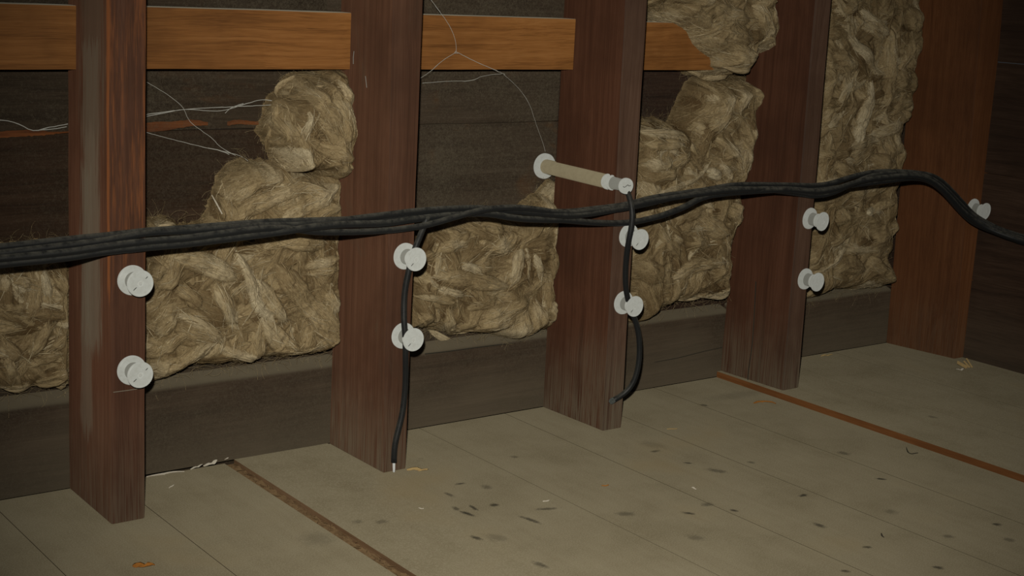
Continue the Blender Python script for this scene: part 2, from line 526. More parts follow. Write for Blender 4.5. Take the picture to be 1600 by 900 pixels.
wall = tag(empty('wall_back'), 'dark sooty horizontal sheathing boards behind the studs', None, None, 'structure')
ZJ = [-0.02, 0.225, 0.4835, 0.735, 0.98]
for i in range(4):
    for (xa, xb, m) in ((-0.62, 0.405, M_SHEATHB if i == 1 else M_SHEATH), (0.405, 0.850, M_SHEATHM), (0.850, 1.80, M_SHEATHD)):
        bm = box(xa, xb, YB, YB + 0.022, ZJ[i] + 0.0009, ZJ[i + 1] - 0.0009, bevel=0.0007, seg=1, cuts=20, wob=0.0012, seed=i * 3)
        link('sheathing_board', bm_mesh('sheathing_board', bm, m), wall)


def splinter_strip(pts, name='split_edge'):
    """Ragged strip of fresh wood where the lower edge of a board has broken away; pts = (u, v_top, v_bottom)."""
    top, bot = [], []
    q = catmull(np.array(pts, float), 4.0)
    V, Fc = [], []
    for i, (u, a, b) in enumerate(q):
        j = 1.2 * noise.noise((u * 0.13, 3.0, 0)), 1.6 * noise.noise((u * 0.21, 9.0, 0))
        A, B = px(u, a + j[0], 1, YB - 0.0008), px(u, b + j[1], 1, YB - 0.004)
        V += [A + np.array([0, 0.004, 0]), A, B, B + np.array([0, 0.008, 0])]
    for i in range(len(q) - 1):
        for k in range(3):
            Fc.append((4 * i + k, 4 * i + k + 1, 4 * i + 4 + k + 1, 4 * i + 4 + k))
    link(name, mesh(name, V, Fc, M_SPLIT, False), wall)


splinter_strip([(-20, 208, 217), (20, 204, 214), (60, 203, 212), (80, 206, 210), (108, 205, 207)])
splinter_strip([(226, 192, 206), (250, 190, 205), (270, 190, 202), (300, 187, 197), (325, 191, 196)])
splinter_strip([(355, 190, 196), (375, 187, 194), (400, 190, 195), (432, 189, 193)])

XR = 1.776
wr = tag(empty('wall_right'), 'dark brown horizontal boards of the end wall', None, None, 'structure')
zj = [-0.02, 0.17, 0.385, 0.60, 0.80, 1.0]
for i in range(5):
    bm = box(XR, XR + 0.022, -1.45, YB + 0.02, zj[i] + 0.0009, zj[i + 1] - 0.0009, bevel=0.0007, seg=1, cuts=24, wob=0.001, seed=i * 5 + 40)
    link('wall_board', bm_mesh('wall_board', bm, M_RWALL), wr)

# ------------------------------------------------------------------ studs
ZT = 0.95


def edge_line(p0, p1, y):
    A, B = px(*p0, 1, y), px(*p1, 1, y)
    s = (B[0] - A[0]) / (B[2] - A[2])
    return lambda z: A[0] + s * (z - A[2])


STUDS = [  # front left, front right, back left edges (two photo points each), material, label
    ((174, 826), (171, 0), (226, 815), (229, 0), (108, 767), (106, 115), M_STUD1, 0.0, 'leftmost wall stud, weathered redwood with a grey bleached patch on its side'),
    ((599, 738), (614, 0), (634, 731), (661, 0), (515, 688), (533, 5), M_STUD, 0.0, 'second wall stud from the left, red-brown, with a short cable ending at its foot'),
    ((942, 670), (978, 0), (971, 664), (1012, 0), (848, 633), (880, 30), M_STUD3, 0.0, 'third wall stud from the left, dark red, behind the long porcelain tube'),
    ((1224, 604), (1275, 0), (1249, 599), (1300, 0), (1124, 590), (1174, 0), M_STUD3, STEP, 'fourth wall stud from the left, dark with a grey rounded front edge and two knobs'),
    ((1490, 575), (1534, 0), (1520, 570), (1568, 0), (1383, 547), (1432, 0), M_STUD5, STEP, 'rightmost wide russet stud standing against the end wall'),
]
SX = []
for i, (a, b, c_, d_, e, f_, mat, z0, lab) in enumerate(STUDS):
    FLf, FRf, BLf = edge_line(a, b, 0), edge_line(c_, d_, 0), edge_line(e, f_, D)
    SX.append((FLf, FRf, BLf))
    cs = []
    for z in (z0, ZT):
        cs += [(FLf(z), 0, z), (FRf(z), 0, z), (FRf(z) + 0.001, D, z), (BLf(z), D, z)]
    bev = (0.0028, 0.0022, 0.0025, 0.005, 0.003)[i]
    bm = hexa(cs, bevel=bev, seg=3, cuts=40, wob=0.0007, seed=i * 11)
    me = bm_mesh('wall_stud', bm, mat, True)
    if i in (2, 3):
        me.materials.append(M_STUD3B)
        for f in me.polygons:
            if f.normal.y < -0.5:
                f.material_index = 1
    o = link('wall_stud', me)
    tag(o, lab, 'stud')

def on_side(i, u, v):
    """Point on the left face of stud i."""
    FLf, _, BLf = SX[i]
    x = FLf(0.2)
    for _ in range(4):
        P = px(u, v, 0, x)
        k = min(max(P[1] / D, 0), 1)
        x = FLf(P[2]) * (1 - k) + BLf(P[2]) * k
    return px(u, v, 0, x - 0.0004)


# hairline crack on the fourth stud and seam line on the first stud
def groove(pts, plane_axis, val, wd, mat, name, parent):
    P = np.array([px(u, v, plane_axis, val) for u, v in pts])
    P = catmull(P, 0.01)
    V, Fq, m, n = sweep(P, wd, wd * 0.35, 4)
    link(name, mesh(name, V, Fq, mat), parent)


studs = [o for o in COL.objects if o.name.startswith('wall_stud')]


P = catmull(np.array([on_side(3, u, v) for u, v in ((1181, 440), (1178, 500), (1175, 540), (1170, 575), (1168, 598))]), 0.01)
V, Fq, _, _ = sweep(P, 0.0011, 0.0008, 5, ref=(-1, 0, 0))
link('crack', mesh('crack', V, Fq, M_FLECK), studs[3])
groove([(177, 613), (200, 610), (226, 606)], 1, -0.0002, 0.0006, M_DUSTL, 'saw_line', studs[0])
for pts in (((571, 119), (572, 128), (573, 137)), ((553, 80), (552, 90), (552, 100))):
    P = np.array([on_side(1, u, v) for u, v in pts])
    V, Fq, _, _ = sweep(P, 0.0005, 0.0003, 5, ref=(-1, 0, 0))
    link('paint_fleck', mesh('paint_fleck', V, Fq, M_NECK), studs[1])

# ------------------------------------------------------------------ rail pieces and base boards between the studs
YR = 0.1215
rails = [(-0.62, SX[0][0](0.6), 0.5725, 0.6530, 'orange fir rail left of the leftmost stud'),
         (SX[0][1](0.6), SX[1][2](0.6) + 0.002, 0.5735, 0.6540, 'orange fir rail between the first and second studs from the left'),
         (SX[1][1](0.6), SX[2][2](0.6) + 0.002, 0.5740, 0.6545, 'orange fir rail between the second and third studs, crossed by a cobweb'),
         (SX[2][1](0.6), SX[3][2](0.6) - 0.028, 0.574, 0.6530, 'orange fir rail right of the third stud, partly hidden by the hanging insulation'),
         ]
for i, (xa, xb, za, zb, lab) in enumerate(rails):
    if i == 0:
        xb = SX[0][2](0.6) + 0.003
    bm = box(xa + 0.0012, xb - 0.0004, YR, YB - 0.0008, za, zb, bevel=0.0016, seg=2, cuts=16, wob=0.0006, seed=i * 7 + 3)
    tag(link('rail_board', bm_mesh('rail_board', bm, M_RAIL, True)), lab, 'rail')

soles = [(-0.62, SX[0][2](0.08), 'dark rough base board left of the leftmost stud'),
         (SX[0][1](0.08), SX[1][2](0.08), 'dark rough base board between the first and second studs'),
         (SX[1][1](0.08), SX[2][2](0.08), 'dark rough base board between the second and third studs'),
         (SX[2][1](0.08), SX[3][2](0.08), 'dark rough base board between the third and fourth studs'),
         (SX[3][1](0.08), SX[4][2](0.08), 'dark base board in the corner beside the rightmost stud')]
for i, (xa, xb, lab) in enumerate(soles):
    z0 = STEP if i == 4 else 0.0
    xa = xa - 0.0195 if i else xa
    xb += 0.0205 if i < 4 else 0.012
    y0, y1 = D + 0.002, YB - 0.0008
    bm = hexa([(xa, y0, z0), (xb, y0, z0), (xb, y1, z0), (xa, y1, z0), (xa, y0, 0.124), (xb, y0, 0.124), (xb, y1, 0.136), (xa, y1, 0.136)],
              bevel=0.011, seg=5, cuts=20, wob=0.0012, seed=i * 13 + 5)
    for q in bm.verts:                                # square lower edges, only the top edge is worn round
        if q.co.z < z0 + 0.0075:
            q.co.z = max(z0, q.co.z - 0.006)
            q.co.y = max(y0, min(q.co.y, y1))
    o = link('base_board', bm_mesh('base_board', bm, M_SOLE, True))
    tag(o, lab, 'board')
    if i == 2:
        groove([(664, 553), (700, 549), (760, 541), (805, 536)], 1, D + 0.0018, 0.0009, M_FLECK, 'crack', o)
    if i == 3:
        groove([(1022, 566), (1060, 559), (1100, 549), (1128, 543)], 1, D + 0.0018, 0.0007, M_FLECK, 'crack', o)

# ------------------------------------------------------------------ insulation
def poly_field(poly, h):
    """Grid over a polygon in x, z: distance inside (positive) to the outline."""
    lo, hi = poly.min(0) - 0.015, poly.max(0) + 0.015
    nx, nz_ = int((hi[0] - lo[0]) / h) + 2, int((hi[1] - lo[1]) / h) + 2
    X, Z = np.meshgrid(lo[0] + h * np.arange(nx), lo[1] + h * np.arange(nz_), indexing='ij')
    dist = np.full(X.shape, 1e9)
    ins = np.zeros(X.shape, bool)
    n = len(poly)
    for i in range(n):
        a, b = poly[i], poly[(i + 1) % n]
        e = b - a
        tt = np.clip(((X - a[0]) * e[0] + (Z - a[1]) * e[1]) / (e @ e + 1e-12), 0, 1)
        dist = np.minimum(dist, np.hypot(X - a[0] - tt * e[0], Z - a[1] - tt * e[1]))
        c = (a[1] > Z) != (b[1] > Z)
        xi = a[0] + (Z - a[1]) * e[0] / (e[1] if abs(e[1]) > 1e-12 else 1e-12)
        ins ^= c & (X < xi)
    return X, Z, np.where(ins, dist, -dist), lo


def lattice(X, Z, s, seed):
    """Smooth noise sampled on a coarse lattice and interpolated."""
    x0, z0 = X.min(), Z.min()
    st = 0.22 / s
    nx, nz_ = int((X.max() - x0) / st) + 3, int((Z.max() - z0) / st) + 3
    G = np.array([[noise.fractal(Vector(((x0 + i * st) * s, (z0 + j * st) * s, seed)), 0.6, 2.0, 2) for j in range(nz_)] for i in range(nx)])
    i, j = (X - x0) / st, (Z - z0) / st
    a, b = i.astype(int), j.astype(int)
    fa, fb = i - a, j - b
    return G[a, b] * (1 - fa) * (1 - fb) + G[a + 1, b] * fa * (1 - fb) + G[a, b + 1] * (1 - fa) * fb + G[a + 1, b + 1] * fa * fb


class Batt:
    def __init__(self, label, outline, ypl, ymax, seed, hanks, edge=0.022, stop=None):
        self.rng = np.random.default_rng(seed)
        self.seed = seed
        poly = np.array([px(u, v, 1, ypl)[[0, 2]] for u, v in outline])
        pm = catmull(np.vstack([poly, poly[:1]]), 0.006)[:-1]
        for k in range(len(pm)):                       # lumpy outline
            nn = noise.noise_vector(Vector((pm[k][0] * 38, pm[k][1] * 38, seed * 3.1)))
            n2 = noise.noise_vector(Vector((pm[k][0] * 130, pm[k][1] * 130, seed * 1.7)))
            pm[k] += np.array([nn.x, nn.y]) * 0.006 + np.array([n2.x, n2.y]) * 0.004
        self.h = 0.0014
        X, Z, dist, self.lo = poly_field(pm, self.h)
        prof = np.sin(np.pi / 2 * np.clip(dist / (edge * 1.2), 0, 1)) ** 0.8
        self.back = YB - 0.0015
        H = self.back - (self.back - ymax) * prof - lattice(X, Z, 20.0, seed) * 0.013 * prof * 0.75
        self.H = np.where(dist > 0, np.minimum(H, self.back), self.back)
        self.prof = np.clip(dist / 0.006, 0, 1)
        self.dist, self.X, self.Z, self.poly = dist, X, Z, pm
        flow = lattice(X, Z, 8.0, seed + 20) * 3.2 + 0.5
        self.ang = flow.copy()
        self.fu = X * np.sin(flow) - Z * np.cos(flow)
        self.fv = X * np.cos(flow) + Z * np.sin(flow)
        self.tint = np.clip(0.30 + 0.25 * lattice(X, Z, 30.0, seed + 9), 0.05, 0.7)
        x0, z0 = pm[:, 0].mean(), pm[:, 1].min()
        self.root = tag(empty('insulation_batt', (x0, self.back, z0)), label, 'insulation')
        self.off = np.array([x0, self.back, z0])
        self.stamp_random(flow)
        keys = self.key_paths(hanks, ypl)
        for P2, wd, ti in keys:
            self.stamp(P2, wd, wd * 0.62, 0.0045, ti)
        if stop is not None:                           # the mat is tucked behind the edge of the next stud
            lim = SX[stop][2](self.Z) - 0.006
            tuck = np.clip((self.X - lim) / 0.004, 0, 1)
            for G in (self.H, self.Hs):
                G[:] = np.maximum(G, (D + 0.0035) * tuck + G * (1 - tuck))
        self.base()
        self.key_hanks(keys)
        self.loose()

    def samp(self, G, x, z):
        i = np.clip((x - self.lo[0]) / self.h, 0, G.shape[0] - 1.001)
        j = np.clip((z - self.lo[1]) / self.h, 0, G.shape[1] - 1.001)
        a, b = i.astype(int), j.astype(int)
        fa, fb = i - a, j - b
        return (G[a, b] * (1 - fa) * (1 - fb) + G[a + 1, b] * fa * (1 - fb) + G[a, b + 1] * (1 - fa) * fb + G[a + 1, b + 1] * fa * fb)

    def stamp(self, P2, wd, thick, lift, ti):
        """Press one hank of fibre into the surface of the batt."""
        rg_ = self.rng
        lo, hi = P2.min(0) - wd * 1.2, P2.max(0) + wd * 1.2
        i0, j0 = np.maximum(((lo - self.lo) / self.h).astype(int), 0)
        i1, j1 = np.minimum(((hi - self.lo) / self.h).astype(int) + 2, self.X.shape)
        if i1 - i0 < 3 or j1 - j0 < 3:
            return
        sl = (slice(i0, i1), slice(j0, j1))
        X, Z = self.X[sl], self.Z[sl]
        best = np.full(X.shape, 1e9)
        sd, arc, an = np.zeros(X.shape), np.zeros(X.shape), np.zeros(X.shape)
        L = 0.0
        for a, b in zip(P2[:-1], P2[1:]):
            e = b - a
            l = math.hypot(*e) + 1e-12
            t_ = np.clip(((X - a[0]) * e[0] + (Z - a[1]) * e[1]) / l ** 2, 0, 1)
            dx, dz = X - a[0] - t_ * e[0], Z - a[1] - t_ * e[1]
            d_ = np.hypot(dx, dz)
            m = d_ < best
            best = np.where(m, d_, best)
            sd = np.where(m, np.sign(e[0] * dz - e[1] * dx) * d_, sd)
            arc = np.where(m, L + t_ * l, arc)
            an = np.where(m, math.atan2(e[1], e[0]), an)
            L += l
        s = arc / L
        tp = np.sin(np.pi / 2 * np.clip(np.minimum(s, 1 - s) / 0.35, 0, 1)) ** 0.7
        wl = wd * (0.25 + 0.75 * tp) * (1 + 0.15 * np.sin(s * rg_.uniform(4, 11) + rg_.uniform(0, 6)))
        q = np.clip(best / wl, 0, 1)
        o1, o2 = rg_.uniform(0, 6.28, 2)
        rid = 0.10 * np.sin(sd / wd * 4.5 + o1 + 3 * s) + 0.07 * np.sin(sd / wd * 10 + o2 - 4 * s)
        hgt = thick * (np.sqrt(1 - q ** 2) * (1 + rid)) + lift * (2 * tp - 1)
        base = self.Hs[sl] - hgt * self.prof[sl]
        m = (q < 1) & (base < self.H[sl]) & (self.dist[sl] > 0.001)
        o = rg_.uniform(0, 20)
        self.H[sl] = np.where(m, base, self.H[sl])
        self.fu[sl] = np.where(m, sd + o, self.fu[sl])
        self.fv[sl] = np.where(m, arc + o, self.fv[sl])
        self.ang[sl] = np.where(m, an, self.ang[sl])
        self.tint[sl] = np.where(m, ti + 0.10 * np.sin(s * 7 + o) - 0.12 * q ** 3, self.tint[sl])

    def walk(self, x0, th, L, cv_, m):
        s = np.linspace(-.5, .5, m) * L
        a = th + cv_ * s
        st = np.stack([np.cos(a), np.sin(a)], 1) * (L / (m - 1))
        return x0 + np.cumsum(st, 0) - st.sum(0) / 2

    def stamp_random(self, flow):
        rg_ = self.rng
        self.Hs = self.H.copy()
        cand = np.argwhere(self.dist > 0.002)
        area = len(cand) * self.h ** 2
        for dn, w0, w1, l0, l1, th_, lf in ((1300, .009, .018, .07, .16, .62, .006), (1900, .004, .009, .04, .12, .75, .011), (2200, .0015, .004, .03, .08, .8, .012)):
            for _ in range(int(dn * area)):
                c = cand[rg_.integers(len(cand))]
                wd = rg_.uniform(w0, w1)
                P2 = self.walk(self.lo + self.h * c, flow[tuple(c)] + rg_.normal(0, 0.55), rg_.uniform(l0, l1), rg_.normal(0, 9), 9)
                self.stamp(P2, wd, wd * th_, lf * rg_.uniform(-0.6, 0.6), float(np.clip(rg_.normal(0.38, 0.19), 0.03, 0.95)))
        self.Hs = 0.5 * (self.Hs + self.H) - 0.001

    def key_paths(self, hanks, ypl):
        out = []
        for hk in hanks:
            pts, wpx = hk[0], hk[1]
            ti = -0.02 + 1.0 * (hk[2] if len(hk) > 2 else 0.6)
            A = [px(u, v, 1, ypl) for u, v in pts]
            P2 = np.array([a[[0, 2]] for a in A])
            wd = wpx * 0.56 * np.dot(A[0] - C0, R[:, 1]) / F
            P2 = catmull(P2, 0.006)
            s = np.linspace(0, 1, len(P2))
            dv = P2[-1] - P2[0]
            nv = np.array([-dv[1], dv[0]]) / (np.linalg.norm(dv) + 1e-9)
            P2 = P2 + nv[None, :] * (0.12 * wd * np.sin(s * self.rng.uniform(3, 7) + self.rng.uniform(0, 6)))[:, None]
            out.append((P2, wd, ti))
        return out

    def base(self):
        keep = self.dist > -self.h * 1.5
        idx = -np.ones(self.X.shape, int)
        idx[keep] = np.arange(keep.sum())
        V = np.stack([self.X[keep], self.H[keep], self.Z[keep]], 1)
        q = keep[:-1, :-1] & keep[1:, :-1] & keep[1:, 1:] & keep[:-1, 1:]
        a = np.argwhere(q)
        Fq = np.stack([idx[a[:, 0], a[:, 1]], idx[a[:, 0] + 1, a[:, 1]], idx[a[:, 0] + 1, a[:, 1] + 1], idx[a[:, 0], a[:, 1] + 1]], 1)
        me = mesh('fibre_mass', V - self.off, Fq, M_FIBRE, True, {'fu': self.fu[keep], 'fv': self.fv[keep], 'tint': self.tint[keep]})
        link('fibre_mass', me, self.root)

    def bundle(self, P2, wmax, lift, n=10, flat=0.42, tint=0.5, ridge=0.22, H=None):
        """One strand or hank of fibre along a 2-D path lying on the batt."""
        rg_ = self.rng
        m = len(P2)
        s = np.linspace(0, 1, m)
        tp = np.sin(np.pi / 2 * np.clip(np.minimum(s, 1 - s) / 0.36, 0.0, 1)) ** 0.8
        wid = wmax * (0.10 + 0.90 * tp) * (1 + 0.16 * np.sin(s * rg_.uniform(4, 10) + rg_.uniform(0, 6)))
        y = self.samp(self.H if H is None else H, P2[:, 0], P2[:, 1])
        y = y - lift * (1.4 * tp - 0.4)
        if m > 4:
            y[1:-1] = 0.25 * y[:-2] + .5 * y[1:-1] + .25 * y[2:]
        path = np.stack([P2[:, 0], y, P2[:, 1]], 1)
        th = np.linspace(0, 2 * np.pi, n, endpoint=False)
        ph = rg_.uniform(0, 6.28, 4)
        tw = s[:, None] * rg_.uniform(-3, 3)
        mod = 1 + ridge * (0.45 * np.sin(3 * (th + tw) + ph[0]) + 0.40 * np.sin(6 * (th + tw) + ph[1]) + 0.3 * np.sin(7 * s[:, None] * 2 + 2 * th + ph[2]))
        V, Fq, _, _ = sweep(path, wid, wid * flat, n, mod=mod)
        L = np.concatenate([[0], np.cumsum(np.linalg.norm(np.diff(path, axis=0), axis=1))])
        o = rg_.uniform(0, 20)
        fu = (np.cos(th)[None, :] * wid[:, None] + o).ravel()
        fv = np.repeat(L + o, n)
        return V, Fq, fu, fv, np.full(len(V), tint)

    def key_hanks(self, keys):
        Hk = self.Hs
        for P2, wd, ti in keys:
            if wd > 0.0125:
                continue
            V, Fq, fu, fv, tt = self.bundle(P2, wd * 0.85, 0.0045, 20, 0.62, ti, 0.30, Hk)
            me = mesh('fibre_hank', V - self.off, Fq, M_FIBRE, True, {'fu': fu, 'fv': fv, 'tint': tt})
            link('fibre_hank', me, self.root)

    def loose(self):
        rg_ = self.rng
        cand = np.argwhere(self.dist > 0.001)
        gx, gz = np.gradient(self.Hs, self.h)
        cw = np.sqrt(1 + gx ** 2 + gz ** 2)[cand[:, 0], cand[:, 1]]
        area = cw.sum() * self.h ** 2
        cw = cw / cw.sum()
        layers = [  # count per m2, half width, length, points, sides, lift, scatter about the hank below
            (11000, (0.0003, 0.0010), (0.015, 0.055), 7, 4, 0.0006, 0.30),
            (17000, (0.00011, 0.00021), (0.010, 0.040), 7, 3, 0.0012, 0.9)]
        for li, (dn, (w0, w1), (l0, l1), m, n, lf, sc) in enumerate(layers):
            Vs, Fs, U, W, T = [], [], [], [], []
            base = 0
            for c in cand[rg_.choice(len(cand), int(dn * area), p=cw)]:
                x0 = self.lo + self.h * (c + rg_.uniform(-.5, .5, 2))
                P2 = self.walk(x0, self.ang[tuple(c)] + rg_.normal(0, sc), rg_.uniform(l0, l1), rg_.normal(0, (8, 26)[li]), m)
                dd = self.samp(self.dist, P2[:, 0], P2[:, 1])
                P2 = P2[dd > (0.0, -0.008)[li]]
                if len(P2) < 5:
                    continue
                ti = float(np.clip(self.tint[tuple(c)] + rg_.normal(0.12, 0.14), 0.03, 1.0))
                V, Fq, fu, fv, tt = self.bundle(P2, rg_.uniform(w0, w1), lf, n, (0.6, 1.0)[li], ti, 0.0)
                Vs.append(V)
                Fs.append(Fq + base)
                U.append(fu)
                W.append(fv)
                T.append(tt)
                base += len(V)
            nm = ('fibre_wisps', 'loose_fibres')[li]
            me = mesh(nm, np.vstack(Vs) - self.off, np.vstack(Fs), M_FIBRE, True,
                      {'fu': np.concatenate(U), 'fv': np.concatenate(W), 'tint': np.concatenate(T)})
            tag(link(nm, me, self.root), kind='stuff')
        # stray hairs that stand out beyond the outline
        Vs, Fs, base = [], [], 0
        for q in self.poly:
            for _ in range(4):
                L = rg_.uniform(0.007, 0.030)
                m = 6
                s = np.linspace(0, L, m)
                a = rg_.uniform(0, 6.28) + rg_.normal(0, 40) * s
                P2 = q + np.cumsum(np.stack([np.cos(a), np.sin(a)], 1) * (L / m), 0)
                y = self.back - (self.back - self.H.min()) * rg_.uniform(0.1, 0.5) + np.linspace(0, rg_.normal(0, 0.008), m)
                path = np.stack([P2[:, 0], np.minimum(y, self.back - 0.001), P2[:, 1]], 1)
                V, Fq, _, _ = sweep(path, 0.00017, 0.00017, 3)
                Vs.append(V)
                Fs.append(Fq + base)
                base += len(V)
        V = np.vstack(Vs)
        me = mesh('stray_hairs', V - self.off, np.vstack(Fs), M_FIBRE, True, {'fu': V[:, 0], 'fv': V[:, 2], 'tint': np.full(len(V), 0.6)})
        tag(link('stray_hairs', me, self.root), kind='stuff')


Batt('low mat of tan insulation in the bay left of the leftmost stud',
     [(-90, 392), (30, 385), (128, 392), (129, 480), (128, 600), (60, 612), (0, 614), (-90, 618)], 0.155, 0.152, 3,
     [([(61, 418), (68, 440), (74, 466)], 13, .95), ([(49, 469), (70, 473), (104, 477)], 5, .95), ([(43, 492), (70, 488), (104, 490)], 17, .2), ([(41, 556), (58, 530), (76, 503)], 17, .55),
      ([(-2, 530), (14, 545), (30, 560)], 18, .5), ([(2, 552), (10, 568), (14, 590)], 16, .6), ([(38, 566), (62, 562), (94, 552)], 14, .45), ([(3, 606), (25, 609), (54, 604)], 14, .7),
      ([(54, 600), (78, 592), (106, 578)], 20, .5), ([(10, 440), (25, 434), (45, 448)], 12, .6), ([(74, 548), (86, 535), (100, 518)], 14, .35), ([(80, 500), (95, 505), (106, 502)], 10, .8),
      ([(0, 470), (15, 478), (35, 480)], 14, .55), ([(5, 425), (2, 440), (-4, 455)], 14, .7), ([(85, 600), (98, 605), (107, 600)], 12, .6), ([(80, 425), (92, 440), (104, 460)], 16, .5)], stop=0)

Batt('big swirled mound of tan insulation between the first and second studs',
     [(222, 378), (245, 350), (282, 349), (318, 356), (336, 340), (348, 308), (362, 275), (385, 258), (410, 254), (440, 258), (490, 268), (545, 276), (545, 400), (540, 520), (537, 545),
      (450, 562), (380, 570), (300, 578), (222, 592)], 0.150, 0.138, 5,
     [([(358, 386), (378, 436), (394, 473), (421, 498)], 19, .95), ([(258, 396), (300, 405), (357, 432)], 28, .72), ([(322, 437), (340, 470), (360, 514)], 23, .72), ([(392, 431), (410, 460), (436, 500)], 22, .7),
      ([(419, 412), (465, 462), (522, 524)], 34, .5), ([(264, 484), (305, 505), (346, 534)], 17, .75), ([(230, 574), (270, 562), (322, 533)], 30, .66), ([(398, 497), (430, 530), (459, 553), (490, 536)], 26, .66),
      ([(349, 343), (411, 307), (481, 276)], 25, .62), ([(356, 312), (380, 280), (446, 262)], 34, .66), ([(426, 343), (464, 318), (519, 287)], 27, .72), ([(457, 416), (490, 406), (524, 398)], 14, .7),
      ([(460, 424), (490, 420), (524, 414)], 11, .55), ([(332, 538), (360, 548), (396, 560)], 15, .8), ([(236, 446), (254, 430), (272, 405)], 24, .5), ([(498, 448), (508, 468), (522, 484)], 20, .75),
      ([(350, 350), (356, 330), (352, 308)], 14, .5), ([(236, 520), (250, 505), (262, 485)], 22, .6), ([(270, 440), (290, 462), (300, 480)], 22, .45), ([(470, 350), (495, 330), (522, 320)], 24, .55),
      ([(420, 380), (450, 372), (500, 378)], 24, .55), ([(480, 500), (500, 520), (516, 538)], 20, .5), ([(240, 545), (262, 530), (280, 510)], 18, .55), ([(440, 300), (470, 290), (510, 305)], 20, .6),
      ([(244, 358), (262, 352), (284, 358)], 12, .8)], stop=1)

Batt('upright tan insulation tuft hanging under the rail beside the second stud',
     [(522, 106), (500, 116), (474, 128), (456, 148), (446, 166), (440, 186), (430, 206), (440, 226), (452, 250), (464, 276), (482, 268), (502, 276), (522, 288), (540, 286), (554, 262), (556, 215), (553, 165), (547, 128), (540, 104)], 0.130, 0.108, 8,
     [([(465, 168), (466, 190), (467, 214)], 12, .85), ([(455, 228), (462, 250), (471, 272)], 27, .85), ([(464, 212), (498, 230), (542, 247)], 22, .5), ([(512, 114), (537, 160), (546, 230)], 13, .75),
      ([(449, 165), (444, 190), (446, 226)], 16, .6), ([(476, 140), (494, 168), (512, 200)], 34, .55), ([(508, 150), (520, 180), (528, 220)], 30, .55), ([(490, 118), (470, 132), (452, 158)], 10, .7),
      ([(500, 250), (515, 262), (530, 276)], 26, .45), ([(480, 180), (500, 200), (518, 228)], 24, .5), ([(437, 200), (438, 222), (446, 245)], 12, .5), ([(500, 125), (510, 140), (520, 160)], 16, .5)], edge=0.018)

Batt('low fluffy tan insulation mat between the second and third studs',
     [(640, 372), (655, 356), (720, 340), (760, 336), (800, 345), (838, 322), (880, 285), (884, 340), (882, 430), (878, 480), (872, 510), (838, 522), (808, 537), (775, 526), (735, 523), (695, 522), (660, 515), (640, 512)], 0.150, 0.140, 13,
     [([(668, 391), (690, 382), (723, 374)], 17, .62), ([(668, 428), (720, 434), (782, 443)], 24, .55), ([(672, 448), (690, 452), (716, 455)], 12, .8), ([(691, 474), (696, 505), (715, 522), (748, 522)], 15, .75),
      ([(740, 514), (775, 492), (812, 463)], 46, .6), ([(756, 388), (775, 380), (798, 366)], 26, .7), ([(785, 441), (795, 412), (806, 384)], 20, .75), ([(812, 370), (813, 405), (815, 444)], 6, .85),
      ([(818, 386), (828, 410), (840, 438)], 11, .8), ([(796, 470), (796, 500), (803, 533)], 40, .75), ([(830, 470), (830, 500), (822, 526)], 28, .6), ([(645, 460), (670, 463), (704, 469)], 12, .65),
      ([(690, 525), (715, 538), (745, 556)], 13, .8), ([(848, 468), (856, 485), (858, 505)], 18, .7), ([(705, 410), (722, 415), (740, 428)], 16, .85), ([(846, 340), (854, 325), (860, 308)], 14, .75),
      ([(650, 410), (660, 398), (672, 392)], 16, .45), ([(850, 380), (856, 410), (860, 440)], 18, .4), ([(720, 480), (740, 470), (765, 462)], 18, .5), ([(650, 490), (662, 500), (675, 515)], 18, .55),
      ([(740, 355), (760, 350), (785, 360)], 18, .5), ([(690, 360), (705, 366), (725, 362)], 16, .5)], stop=2)

